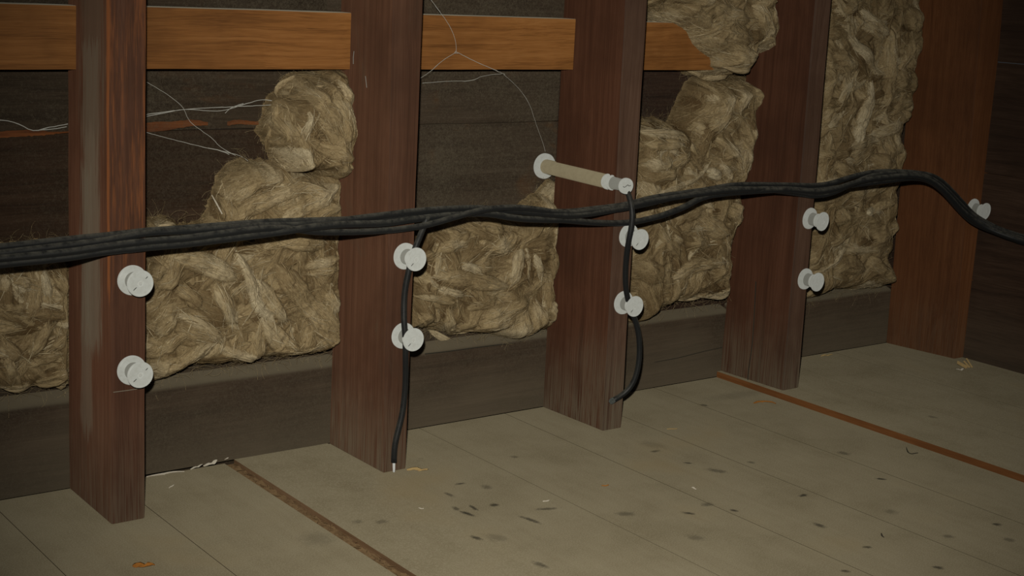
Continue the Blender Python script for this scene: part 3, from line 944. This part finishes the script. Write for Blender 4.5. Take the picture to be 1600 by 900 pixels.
Batt('shaggy tan insulation heaped between the third and fourth studs, above and below the cables',
     [(985, 215), (1010, 194), (1050, 186), (1072, 196), (1080, 180), (1095, 150), (1112, 126), (1150, 122), (1186, 122), (1190, 160), (1180, 205), (1174, 240), (1176, 275), (1160, 300), (1164, 340),
      (1152, 362), (1142, 395), (1146, 430), (1136, 462), (1128, 474), (1080, 474), (1035, 488), (985, 492)], 0.135, 0.120, 17,
     [([(999, 208), (1035, 207), (1060, 212), (1062, 228)], 13, .75), ([(998, 222), (1028, 224), (1058, 222)], 15, .62), ([(1034, 258), (1050, 248), (1068, 236)], 18, .5), ([(1000, 305), (1067, 279), (1104, 244)], 8, .85),
      ([(1106, 212), (1124, 228), (1142, 244)], 14, .72), ([(1109, 250), (1120, 266), (1133, 284)], 10, .8), ([(1142, 212), (1157, 255), (1172, 268)], 14, .68), ([(1092, 200), (1108, 186), (1124, 172)], 20, .6),
      ([(1128, 140), (1122, 158), (1110, 176)], 20, .65), ([(1152, 134), (1148, 152), (1140, 172)], 18, .72), ([(1166, 132), (1174, 152), (1180, 172)], 14, .6), ([(1158, 200), (1168, 215), (1176, 228)], 16, .65),
      ([(1092, 266), (1104, 270), (1112, 274)], 18, 1.0), ([(1095, 465), (1128, 456), (1140, 428), (1142, 400)], 13, .8), ([(1060, 466), (1080, 468), (1098, 464)], 12, .75), ([(1038, 434), (1070, 412), (1114, 406)], 20, .62),
      ([(990, 408), (1004, 418), (1018, 436)], 28, .35), ([(1046, 440), (1040, 455), (1034, 478)], 14, .55), ([(1000, 250), (1018, 256), (1036, 246)], 20, .75), ([(1005, 280), (1022, 270), (1044, 268)], 18, .5),
      ([(1125, 318), (1140, 330), (1152, 350)], 22, .6), ([(1080, 340), (1100, 352), (1125, 360)], 24, .5), ([(1062, 380), (1080, 372), (1096, 384)], 18, .55), ([(1100, 430), (1112, 420), (1118, 410)], 18, .45),
      ([(1025, 375), (1040, 385), (1050, 400)], 16, .5), ([(1150, 225), (1142, 250), (1150, 285)], 20, .6), ([(1062, 300), (1076, 296), (1090, 284)], 18, .55)], edge=0.028)

Batt('thick insulation wad hanging over the rail beside the fourth stud at top',
     [(985, -175), (1010, 8), (1030, 24), (1060, 40), (1085, 62), (1096, 82), (1120, 98), (1112, 112), (1140, 124), (1170, 123), (1186, 112), (1192, 92), (1222, 96), (1225, 60), (1222, 10), (1228, -175)], 0.095, 0.085, 21,
     [([(1020, 4), (1050, 24), (1090, 54)], 22, .62), ([(1111, 110), (1145, 121), (1184, 112)], 15, .7), ([(1098, 66), (1130, 84), (1170, 86)], 34, .6), ([(1166, 6), (1180, 28), (1194, 54)], 26, .65),
      ([(1100, 8), (1125, 22), (1156, 34)], 30, .6), ([(1186, 60), (1200, 75), (1218, 92)], 24, .7), ([(1120, 45), (1140, 58), (1165, 60)], 24, .5), ([(1060, 10), (1080, 28), (1100, 44)], 24, .5),
      ([(1200, 8), (1208, 30), (1216, 60)], 22, .65), ([(1088, 72), (1100, 88), (1116, 98)], 18, .75), ([(1130, 100), (1150, 104), (1178, 98)], 20, .65), ([(1040, -20), (1070, -8), (1100, 0)], 26, .6),
      ([(1150, -15), (1175, -5), (1200, 5)], 26, .6)], edge=0.035)

Batt('tall dim column of insulation between the fourth stud and the rightmost stud',
     [(1280, -175), (1436, -175), (1438, 30), (1436, 80), (1426, 110), (1424, 160), (1410, 200), (1414, 240), (1404, 290), (1398, 340), (1392, 400), (1388, 448), (1350, 458), (1310, 456), (1250, 460), (1262, 260)], 0.145, 0.130, 27,
     [([(1332, 14), (1350, 34), (1373, 53)], 17, .8), ([(1308, 52), (1335, 82), (1360, 117)], 17, .8), ([(1326, 26), (1345, 44), (1365, 66)], 16, .65), ([(1377, 46), (1374, 100), (1368, 165)], 24, .55),
      ([(1346, 126), (1336, 178), (1318, 230)], 22, .95), ([(1292, 163), (1304, 142), (1320, 120)], 11, .8), ([(1358, 165), (1370, 152), (1384, 142)], 12, .6), ([(1343, 210), (1365, 202), (1396, 192)], 17, .75),
      ([(1312, 226), (1335, 220), (1358, 216)], 16, .7), ([(1380, 206), (1388, 220), (1394, 236)], 17, .7), ([(1402, 18), (1415, 28), (1428, 42)], 28, .45), ([(1382, 122), (1400, 122), (1422, 130)], 30, .4),
      ([(1348, 372), (1372, 360), (1398, 340)], 20, .5), ([(1282, 380), (1305, 362), (1330, 342)], 20, .45), ([(1345, 332), (1362, 320), (1388, 306)], 14, .55), ([(1335, 333), (1350, 326), (1366, 330)], 10, .95),
      ([(1290, 85), (1305, 92), (1320, 108)], 20, .55), ([(1300, 18), (1312, 10), (1326, 5)], 18, .5), ([(1410, 60), (1400, 85), (1392, 110)], 20, .5), ([(1290, 420), (1310, 410), (1335, 415)], 24, .45),
      ([(1340, 400), (1360, 420), (1385, 435)], 24, .5), ([(1290, 250), (1305, 262), (1325, 270)], 18, .5), ([(1350, 240), (1365, 250), (1385, 262)], 20, .5), ([(1395, 170), (1405, 185), (1412, 205)], 14, .5),
      ([(1375, 180), (1390, 165), (1410, 155)], 14, .45), ([(1300, 195), (1310, 180), (1322, 165)], 14, .5)], edge=0.026)

# ------------------------------------------------------------------ porcelain knobs
def knob_meshes():
    base = [(0.0100, 0.0), (0.0186, 0.0), (0.0191, 0.0008), (0.0191, 0.0028), (0.0184, 0.0042), (0.0166, 0.0050), (0.0120, 0.0056), (0.0106, 0.0064), (0.0100, 0.0064)]
    neck = [(0.0122, 0.0050)]
    tt = 0.0054
    for k in range(5):                                 # moulded rings round the neck
        neck += [(0.0112 - 0.0002 * k, tt), (0.0112 - 0.0002 * k, tt + 0.0009), (0.0102 - 0.0001 * k, tt + 0.0012), (0.0102 - 0.0001 * k, tt + 0.0021)]
        tt += 0.0024
    neck += [(0.0108, 0.0178), (0.0108, 0.0190)]
    cap = [(0.0095, 0.0172), (0.0113, 0.0174), (0.0119, 0.0182), (0.0119, 0.0198), (0.0113, 0.0205), (0.0119, 0.0216), (0.0137, 0.0242), (0.0156, 0.0262), (0.0165, 0.0273),
           (0.0168, 0.0284), (0.0168, 0.0298), (0.0164, 0.0308), (0.0156, 0.0312), (0.0149, 0.0310), (0.0145, 0.0303), (0.0120, 0.0303), (0.0060, 0.0306), (0.0044, 0.0306), (0.0039, 0.0300), (0.0034, 0.0285)]
    nail = [(0.0006, 0.0280), (0.0024, 0.0284), (0.0025, 0.0295), (0.0021, 0.0302), (0.0008, 0.0304)]
    ring = [(0.0034, 0.0290), (0.0041, 0.0306), (0.0046, 0.0313), (0.0041, 0.0312), (0.0036, 0.0300)]
    out = {}
    out['base_flange'] = bm_mesh('base_flange', lathe(base), M_PORC, True)
    out['ringed_neck'] = bm_mesh('ringed_neck', lathe(neck), M_NECK, True)
    out['cap'] = bm_mesh('cap', lathe(cap), M_PORC, True)
    out['nail_head'] = bm_mesh('nail_head', lathe(nail, 20), M_NAIL, True)
    return out


KM = knob_meshes()


def scratch(r0, r1, ang, y, wd=0.0006):
    """Thin dark mould line on the cap, from radius r0 to r1."""
    ca, sa = math.cos(ang), math.sin(ang)
    P = np.array([[ca * r, y + 0.0001 * math.sin(900 * r), sa * r + 0.0003 * math.sin(500 * r)] for r in np.linspace(r0, r1, 6)])
    V, Fq, m, n = sweep(P, wd * np.array([.3, 1, .8, 1, .8, .3]), 0.00025, 5)
    return mesh('mould_line', V, Fq, M_MARK)


KNOBS = [((206, 437.5), (219.5, 443), 'upper white porcelain knob on the leftmost stud, below the cables', 2),
         ((205, 578), (219.5, 586), 'lower white porcelain knob on the leftmost stud', 2),
         ((632, 400), (650.5, 405.5), 'upper white porcelain knob on the second stud, holding the short cable', 1),
         ((629, 524), (646.5, 531), 'lower white porcelain knob on the second stud', 1),
         ((981, 367.5), (1001, 374.5), 'white porcelain knob on the third stud just under the crossing cables', 1),
         ((973, 472.5), (992.5, 479), 'lower white porcelain knob on the third stud, above the curling cable end', 1),
         ((1264, 341), (1286, 346.3), 'upper greyish porcelain knob on the fourth stud', 0),
         ((1257, 435.5), (1278, 441), 'lower greyish porcelain knob on the fourth stud', 0),
         ((1519, 325), (1540, 330.7), 'porcelain knob on the rightmost stud, half hidden by the cable bundle', 0)]
KC = []
for i, (b, c_, lab, marks) in enumerate(KNOBS):
    B = px(*b, 1, 0)
    # the cap centre tells how the knob leans: it lies on the plane y = -0.030
    T = px(*c_, 1, -0.0300)
    dx = np.clip((T - B), -0.006, 0.006)
    root = empty('spool_insulator', (B[0], 0.0, B[2]))
    root.rotation_euler = (math.atan2(-(dx[2]), 0.03) * -1.0 * -1.0, 0, math.atan2(dx[0], 0.03))
    tag(root, lab, 'insulator', 'porcelain knobs nailed to the studs')
    spin = random.uniform(-0.5, 0.5)
    for nm in ('base_flange', 'ringed_neck', 'cap', 'nail_head'):
        o = link(nm, KM[nm], root if nm != 'nail_head' else capo)
        if nm == 'cap':
            capo = o
    if marks:
        a = (0.72, 0.70, 0.80, 0.76, 0.85, 0.80)[i]
        link('mould_line', scratch(-0.0125, -0.0065, a, -0.03045), capo)
        if marks == 2:
            link('mould_line', scratch(0.0085, 0.0125, a, -0.03045), capo)
    KC.append(B)

# the long tube through the wall with its own knob at the end
TB = px(849, 259, 1, YB)
TE = px(980.5, 283.5, 1, -0.026)
root = empty('porcelain_tube', (TB[0], YB - 0.0002, TB[2]))
dxx, dzz, LL = TE[0] - TB[0], TE[2] - TB[2], YB + 0.026
root.rotation_euler = (math.atan2(-dzz, -LL) + math.pi if False else -math.atan2(-dzz, LL) * -1 * -1, 0, math.atan2(dxx, LL))
tag(root, 'long tan porcelain tube with white flange reaching out past the third stud', 'insulator')
link('wall_flange', bm_mesh('wall_flange', lathe([(0.008, 0), (0.0205, 0), (0.0213, 0.001), (0.0213, 0.0052), (0.0204, 0.0066), (0.0120, 0.0072), (0.0095, 0.0072)]), M_PORC, True), root)
link('tube', bm_mesh('tube', lathe([(0.0075, 0.002), (0.0118, 0.0025), (0.0120, 0.010), (0.0118, 0.100), (0.0116, 0.1685), (0.0100, 0.1690)], 36), M_TUBE, True), root)
link('white_collar', bm_mesh('white_collar', lathe([(0.0080, 0.166), (0.0121, 0.1662), (0.0126, 0.168), (0.0126, 0.1715), (0.0118, 0.1735), (0.0090, 0.1745), (0.0090, 0.1765), (0.0114, 0.1770),
                                                     (0.0122, 0.1785), (0.0122, 0.1815), (0.0116, 0.1835), (0.0085, 0.1840)], 36), M_PORC, True), root)
link('end_neck', bm_mesh('end_neck', lathe([(0.0080, 0.1832), (0.0107, 0.1836), (0.0096, 0.189), (0.0093, 0.195), (0.0094, 0.201), (0.0102, 0.207), (0.0110, 0.2085)], 36), M_NECK, True), root)
link('end_cap', bm_mesh('end_cap', lathe([(0.0080, 0.2070), (0.0108, 0.2075), (0.0122, 0.2090), (0.0126, 0.2110), (0.0126, 0.2145), (0.0121, 0.2160), (0.0112, 0.2160), (0.0108, 0.2155), (0.0030, 0.2157), (0.0010, 0.2157)], 36), M_PORC, True), root)
P = np.array([[-0.0085, -0.2158, 0.0000], [-0.005, -0.2158, -0.0012], [-0.001, -0.2158, 0.0010], [0.0015, -0.2158, 0.0022], [0.003, -0.2158, 0.0005], [0.0075, -0.2158, 0.0008]])
V, Fq, _, _ = sweep(catmull(P, 0.0006), 0.0005, 0.0003, 5)
link('chip_mark', mesh('chip_mark', V, Fq, M_MARK), root)

# ------------------------------------------------------------------ cables
def cable(label, pts, r, name='black_cable', ext=None, n=12):
    """pts = (u, v, y): points of the cable on the plane at depth y."""
    P = np.array([px(u, v, 1, y) for u, v, y in pts])
    if ext is not None:                               # goes on along the end wall towards the camera's right
        k = np.arange(1, 5)[:, None] / 4.0
        P = np.vstack([P, P[-1] + k * np.array([[1.752 - P[-1][0], -0.75, 0.0]]) * np.array([[1, 1, 1]]) + np.array([[0, 0, ext]]) * np.sin(k * 3.14)])
    P = smooth_path(catmull(P, 0.006), 5)
    P += 0.0002 * np.array([[noise.noise((q[0] * 60, 1.3, r * 1000)), 0, noise.noise((q[0] * 60, 7.7, r * 1000))] for q in P])
    root = empty(name, tuple(P[0]))
    tag(root, label, 'cable')
    link('sheath', tube_mesh('sheath', P - P[0], r, M_CABLE, n), root)
    return root, P


RC = 0.0046
y1, y2, y3, y4 = -0.0065, -0.0140, -0.0210, -0.0170
cable('black sagging cable at the back of the horizontal bundle, uppermost at the left edge',
      [(-60, 391, y1), (0, 386, y1), (100, 375, y1), (170, 368, y1), (230, 361, y1), (300, 356, y1), (400, 348, y1), (480, 345, y1), (600, 341, y1), (660, 333, y1), (740, 327, y1), (806, 330, -.012),
       (850, 334, -.016), (900, 337, -.0165), (960, 328, -.0165), (1000, 321, -.0165), (1060, 307.5, -.0165), (1130, 296, -.0165), (1200, 297, -.016), (1250, 303, -.018), (1275, 306, -.018), (1302, 301, -.022), (1350, 279, -.026), (1375, 272, -.032), (1402, 271, -.037), (1440, 274, -.044), (1462, 283, -.048),
       (1480, 298, -.050), (1500, 319, -.052), (1520, 337, -.060), (1560, 360, -.095), (1600, 374, -.125), (1660, 392, -.16)], RC, ext=-0.03)
cable('black cable of the horizontal bundle, second from the top at the left edge',
      [(-60, 402, y2), (0, 396, y2), (100, 384, y2), (170, 375, y2), (230, 364, y2), (300, 360, y2), (400, 353, -.012), (480, 350, -.0095), (600, 336, y2), (660, 329, y2), (740, 325, y2), (800, 329, -.0065), (881, 331, y1), (930, 326, y1),
       (975, 320, y1), (1025, 308, y1), (1100, 297, y1), (1150, 289, y1), (1225, 289, y1), (1270, 290, y1), (1300, 286, -.010), (1337, 274.5, -.016), (1375, 268, -.023), (1431, 270, -.036), (1462, 277, -.040), (1484, 295, -.043),
       (1507, 320, -.046), (1525, 338, -.052), (1560, 357, -.085), (1600, 370, -.115), (1660, 387, -.15)], RC, ext=-0.01)
cable('black cable rising over the rest of the bundle between the second and third studs',
      [(-60, 410, y3), (0, 404, y3), (100, 394.5, y3), (170, 384.5, y3), (230, 377, y3), (300, 371, y3), (400, 358, y3), (450, 357, -.016), (487, 362, -.0095), (530, 363, -.010), (600, 360.5, -.013), (660, 353, -.019), (700, 342.5, -.022), (740, 331, -.024), (769, 326, -.024), (806, 324, -.022),
       (844, 328, -.018), (881, 333, -.0145), (930, 329, -.0145), (975, 323, -.0150), (1025, 313, -.0245), (1100, 302, -.0255), (1150, 297, -.0255), (1225, 295, -.013), (1270, 298, -.0095), (1310, 293, -.011), (1337, 289, -.018), (1375, 284, -.026), (1431, 278.5, -.038),
       (1455, 285, -.044), (1475, 301, -.048), (1496, 325, -.052), (1516, 345, -.058), (1540, 357, -.075), (1600, 380, -.125), (1660, 398, -.16)], RC, ext=-0.05)
cable('lowest black cable of the bundle, sagging in a loop across the third stud',
      [(-60, 421, y4), (0, 413, y4), (100, 403, y4), (170, 392.5, y4), (230, 386.5, y4), (300, 380, y4), (400, 367.5, y4), (450, 361, -.020), (487, 355, -.0215), (540, 350.5, -.0205), (600, 349, -.0165), (660, 341, -.0115), (740, 333.5, -.0125), (770, 335, -.013), (806, 341, -.0145), (844, 343.5, -.0075), (881, 344, -.0065),
       (930, 348, -.0065), (980, 348, -.0075), (1030, 338, -.010), (1070, 323, -.0125), (1100, 308, -.014), (1150, 301, -.0155), (1225, 297, -.0235), (1275, 300, -.027), (1310, 294, -.029), (1340, 284, -.034), (1375, 278, -.042), (1431, 275, -.052), (1460, 286, -.056), (1482, 306, -.060), (1506, 332, -.064), (1540, 355, -.085), (1600, 378, -.138), (1660, 396, -.17)], 0.0050, ext=-0.065)

r_, P = cable('short black cable running down the second stud between its knobs to the floor',
              [(668, 338, -.0135), (661, 358, -.0145), (655, 372, -.0165), (648, 388, -.019), (643, 405, -.019), (637, 430, -.017), (632, 455, -.0145), (631, 480, -.0145), (631, 505, -.018), (634, 530, -.019),
               (633.5, 555, -.018), (634, 580, -.0145), (632.5, 615, -.011), (628, 650, -.010), (620, 680, -.010), (616, 700, -.0095), (615.5, 722, -.0085)], 0.0043)
tip = np.array([px(615.5, 720, 1, -.0085), px(615.5, 729, 1, -.0065), px(615.5, 737, 1, -.005)])
tip[-1][2] = max(tip[-1][2], 0.0012)
o = link('bare_tip', tube_mesh('bare_tip', tip - P[0], 0.0019, M_TIN, 8), r_)
tag(o, 'bare white-grey conductor end')
r_, P = cable('black cable dropping from the tube end down the third stud to a curled free end',
              [(971, 285, -.010), (976, 291, -.014), (981, 299, -.022), (985.5, 313, -.031), (988.5, 330, -.0375), (987.5, 350, -.038), (983.5, 370, -.036), (979.5, 392, -.030), (977.5, 415, -.025), (977, 440, -.022), (979, 460, -.020), (985, 481, -.0195),
               (993, 500, -.021), (998, 522, -.022), (999.5, 550, -.022), (997, 575, -.021), (991, 596, -.018), (981, 611, -.013), (969, 620, -.0075), (957, 626, -.0055)], 0.0045)

e = P[-1] - P[-6]
e = e / np.linalg.norm(e)
link('frayed_end', tube_mesh('frayed_end', np.array([P[-1] - 0.003 * e, P[-1] + 0.001 * e, P[-1] + 0.004 * e, P[-1] + 0.006 * e]) - P[0], np.array([0.0046, 0.0049, 0.0042, 0.0022]), M_FRAY, 10), r_)

# ------------------------------------------------------------------ cobwebs
def web(label, lines, r=0.00022):
    Vs, Fs, base = [], [], 0
    o0 = None
    for pts in lines:
        P = np.array([px(u, v, 1, y) for u, v, y in pts])
        if o0 is None:
            o0 = P[0]
        P = catmull(P, 0.006)
        jit = np.array([[noise.noise((q[0] * 150, q[2] * 150, 2.0)), 0, noise.noise((q[0] * 150, q[2] * 150, 8.0))] for q in P])
        P = P + jit * 0.0006
        th = r * (1 + 0.9 * np.array([max(0, noise.noise((q[0] * 70, q[2] * 70, 4.0))) for q in P]))
        V, Fq, _, _ = sweep(P, th, th, 4)
        Vs.append(V)
        Fs.append(Fq + base)
        base += len(V)
    o = link('cobweb', mesh('cobweb', np.vstack(Vs) - o0, np.vstack(Fs), M_WEB), None, tuple(o0))
    tag(o, label, 'cobweb')


Y = YB - 0.004
web('cobweb thread sagging over the cracked board left of the leftmost stud', [[(-15, 187, Y), (12, 189, Y), (30, 194, Y), (52, 204, Y - .004), (78, 199, Y - .003), (106, 194, Y)], [(52, 204, Y - .004), (80, 202, Y - .002), (104, 198, Y)]], 0.0005)
web('cobweb strands stretched from the leftmost stud to the insulation tuft',
    [[(228, 182, Y), (260, 176, Y), (290, 171, Y), (345, 173, Y - .002), (385, 162, Y), (410, 156, Y), (442, 160, Y - .03)], [(228, 179, Y), (290, 171, Y), (340, 168, Y), (400, 165, Y), (442, 163, Y - .03)], [(352, 177, Y), (362, 168, Y), (380, 162, Y)]], 0.0004)
web('thin cobweb thread slanting down right from the leftmost stud', [[(229, 128, Y), (262, 148, Y), (286, 168, Y), (297, 190, Y), (330, 215, Y), (345, 230, Y), (368, 243, Y)]], 0.00028)
web('lowest cobweb thread reaching from the leftmost stud down to the insulation mound', [[(229, 207, Y), (270, 218, Y), (310, 228, Y), (345, 236, Y), (358, 241, Y)], [(325, 231, Y), (360, 239, Y), (380, 246, Y), (395, 258, Y - .02)]], 0.0003)
YW = YR - 0.004
web('forked cobweb hanging across the rail between the second and third studs',
    [[(666, -10, YW), (690, 22, YW), (705, 45, YW), (712, 66, YW), (713, 81, YW)], [(713, 81, YW), (690, 96, YW), (672, 112, YW), (656, 122, YW + .02)], [(713, 81, YW), (745, 97, YW), (775, 110, YW), (789, 116, YW + .03)],
     [(660, 130, Y), (700, 127, Y), (735, 126, Y), (755, 119, Y), (786, 115, YW + .03)], [(713, 79, YW), (710, 83, YW), (716, 83, YW)]], 0.00030)
web('fine cobweb thread trailing down to the flange of the porcelain tube', [[(787, 116, YW + .03), (812, 140, Y), (828, 165, Y), (838, 195, Y), (848, 222, Y), (852, 237, Y)]], 0.00022)

P = np.array([px(331, 305, 1, 0.135), px(339, 319, 1, 0.142), px(347, 334, 1, 0.152)])
V, Fq, _, _ = sweep(P, np.array([0.0007, 0.0012, 0.0010]), 0.0006, 6)
tag(link('straw', mesh('straw', V - P[0], Fq, M_PAPER), None, tuple(P[0])), 'thin pale straw poking up left out of the insulation mound', 'straw')

# ------------------------------------------------------------------ debris on the floor
def shred(name, label, pts, wd, mat, cat, z=0.0, curl=0.002, group=None, thick=0.0006):
    """Curled flat scrap along floor points (u, v)."""
    P = np.array([px(u, v, 2, z) for u, v in pts])
    P = catmull(P, 0.003)
    m = len(P)
    s = np.linspace(0, 1, m)
    P[:, 2] = z + thick + curl * np.abs(np.sin(s * 5 + len(pts))) * (0.3 + 0.7 * s)
    a = wd * (0.35 + 0.65 * np.sin(np.pi * np.clip(s, 0.03, 0.97))) * np.array([1 + 0.5 * noise.noise((i * 0.7, wd * 1000, 3)) for i in range(m)])
    V, Fq, mm, n = sweep(P, a, thick, 6, ref=(0, 0, 1))
    Fl = Fq.tolist() + [list(range(n))[::-1], list(range((mm - 1) * n, mm * n))]
    o = link(name, mesh(name, V - P[0], Fl, mat), None, tuple(P[0]))
    tag(o, label, cat, group)
    return o


shred('paper_shred', 'long white shred along the foot of the base board beside the leftmost stud', [(229, 746), (245, 743), (262, 740), (288, 738)], 0.0035, M_PAPER, 'scrap', 0, 0.0015)
shred('paper_shred', 'thin white sliver along the base board right of the long shred', [(298, 734), (306, 731), (316, 728)], 0.0022, M_PAPER, 'scrap', 0, 0.002)
shred('paper_shred', 'pale torn flake at the end of the base board crack', [(318, 729), (328, 727), (338, 723)], 0.0050, M_PAPER, 'scrap', 0, 0.004)
shred('paper_shred', 'small white curl at the top of the debris-filled floor gap', [(344, 720), (350, 719), (356, 721)], 0.0040, M_PAPER, 'scrap', 0, 0.005)
shred('dry_scrap', 'curled orange scrap on the floor in front of the leftmost stud', [(210, 888), (219, 884), (228, 887), (241, 885)], 0.0075, M_LEAF, 'scrap', 0, 0.005)
shred('wood_chip', 'brown splintered chip on the floor against the foot of the second stud', [(636, 735), (648, 734), (668, 737)], 0.007, M_STRAW, 'chip', 0, 0.003)
shred('wood_chip', 'frayed tan chip on the floor just left of the orange step edge', [(1178, 631), (1190, 628), (1202, 630), (1212, 632)], 0.005, M_LEAF, 'chip', 0, 0.003)
shred('splinter', 'dark thin splinter curled on the boards below the orange step edge', [(1416, 700), (1418, 706), (1424, 711), (1434, 709)], 0.0012, M_FLECK, 'splinter', 0, 0.002)
shred('splinter', 'tiny dark sliver lying alone on the boards near the lower right', [(1377, 834), (1378, 838), (1381, 841)], 0.0014, M_FLECK, 'splinter', 0, 0.001)
shred('splinter', 'short straw-coloured splinter on the boards right of the third stud', [(1042, 671), (1050, 671), (1058, 671)], 0.0012, M_STRAW, 'splinter', 0, 0.001)
shred('flake', 'small cream flake on the boards in the middle of the floor', [(1081, 762), (1084, 763), (1087, 766)], 0.0022, M_PAPER, 'flake', 0, 0.001)
shred('flake', 'white flake on the boards beside the left dark scuff', [(848, 784), (853, 784), (858, 783)], 0.0018, M_PAPER, 'flake', 0, 0.001)
shred('flake', 'bright sliver on the boards below the second stud', [(653, 794), (658, 796), (662, 796)], 0.0014, M_PAPER, 'flake', 0, 0.001)
shred('flake', 'pale sliver on the board right of the leftmost stud', [(264, 763), (268, 761), (272, 759)], 0.0010, M_PAPER, 'flake', 0, 0.001)
shred('flake', 'orange crumb on the boards in front of the third stud', [(940, 759), (945, 760), (951, 759)], 0.0020, M_LEAF, 'flake', 0, 0.001)
for k, (a, b, lab) in enumerate((((1496, 566), (1511, 575), 'flat split shingle of wood lying at the foot of the rightmost stud'),
                                 ((1506, 564), (1515, 575), 'left upright splinter leaning on the rightmost stud'),
                                 ((1510, 560), (1519, 575), 'right upright splinter leaning on the rightmost stud'))):
    B = px(*b, 2, STEP)
    T = px(*a, 1, B[1] + (0.006, 0.012, 0.014)[k])
    P = np.linspace(B + [0, 0, .001], T, 5)
    V, Fq, mm, n = sweep(P, 0.0035, 0.0009, 6, ref=(0.2, -1, 0.3))
    Fl = Fq.tolist() + [list(range(n))[::-1], list(range((mm - 1) * n, mm * n))]
    tag(link('splinter', mesh('splinter', V - B, Fl, M_STRAW, False), None, tuple(B)), lab, 'splinter')
shred('wood_chip', 'crumpled pale chip under the splinters at the rightmost stud', [(1494, 577), (1499, 579), (1505, 578)], 0.004, M_PAPER, 'chip', STEP, 0.003)
shred('wood_chip', 'small tan chip at the corner base board beside the fourth stud', [(1283, 557), (1290, 556), (1300, 556)], 0.004, M_STRAW, 'chip', STEP, 0.003)

# lumpy debris packed in the open floor gap (nobody could count it)
V, Fc = [], []
ny, nx = 220, 9
for j in range(ny):
    y = -0.62 + (0.152 + 0.62) * j / (ny - 1)
    for i in range(nx):
        x = 0.2262 + (0.2446 - 0.2262) * i / (nx - 1)
        z = -0.0060 + 0.0042 * noise.fractal(Vector((x * 130, y * 70, 0)), 0.6, 2.0, 4)
        V.append((x, y, min(z, -0.0005)))
for j in range(ny - 1):
    for i in range(nx - 1):
        Fc.append((j * nx + i, j * nx + i + 1, (j + 1) * nx + i + 1, (j + 1) * nx + i))
tag(link('gap_debris', mesh('gap_debris', V, Fc, M_DEBRIS), floor), kind='stuff')
Vs, Fs, base = [], [], 0
for k in range(160):
    y = rng.uniform(-0.6, 0.15)
    x = rng.uniform(0.2275, 0.2435)
    a = rng.normal(1.57, 0.6)
    L = rng.uniform(0.004, 0.016)
    s = np.linspace(-.5, .5, 4) * L
    P = np.stack([np.clip(x + np.cos(a) * s, 0.2268, 0.2442), y + np.sin(a) * s, rng.uniform(-0.006, -0.0005) + 0.002 * rng.uniform(-1, 1) * s / L], 1)
    V, Fq, _, _ = sweep(P, rng.uniform(0.0003, 0.001), 0.0003, 4, ref=(0, 0, 1))
    Vs.append(V)
    Fs.append(Fq + base)
    base += len(V)
tag(link('gap_fibres', mesh('gap_fibres', np.vstack(Vs), np.vstack(Fs), M_DEBRIS), floor), kind='stuff')
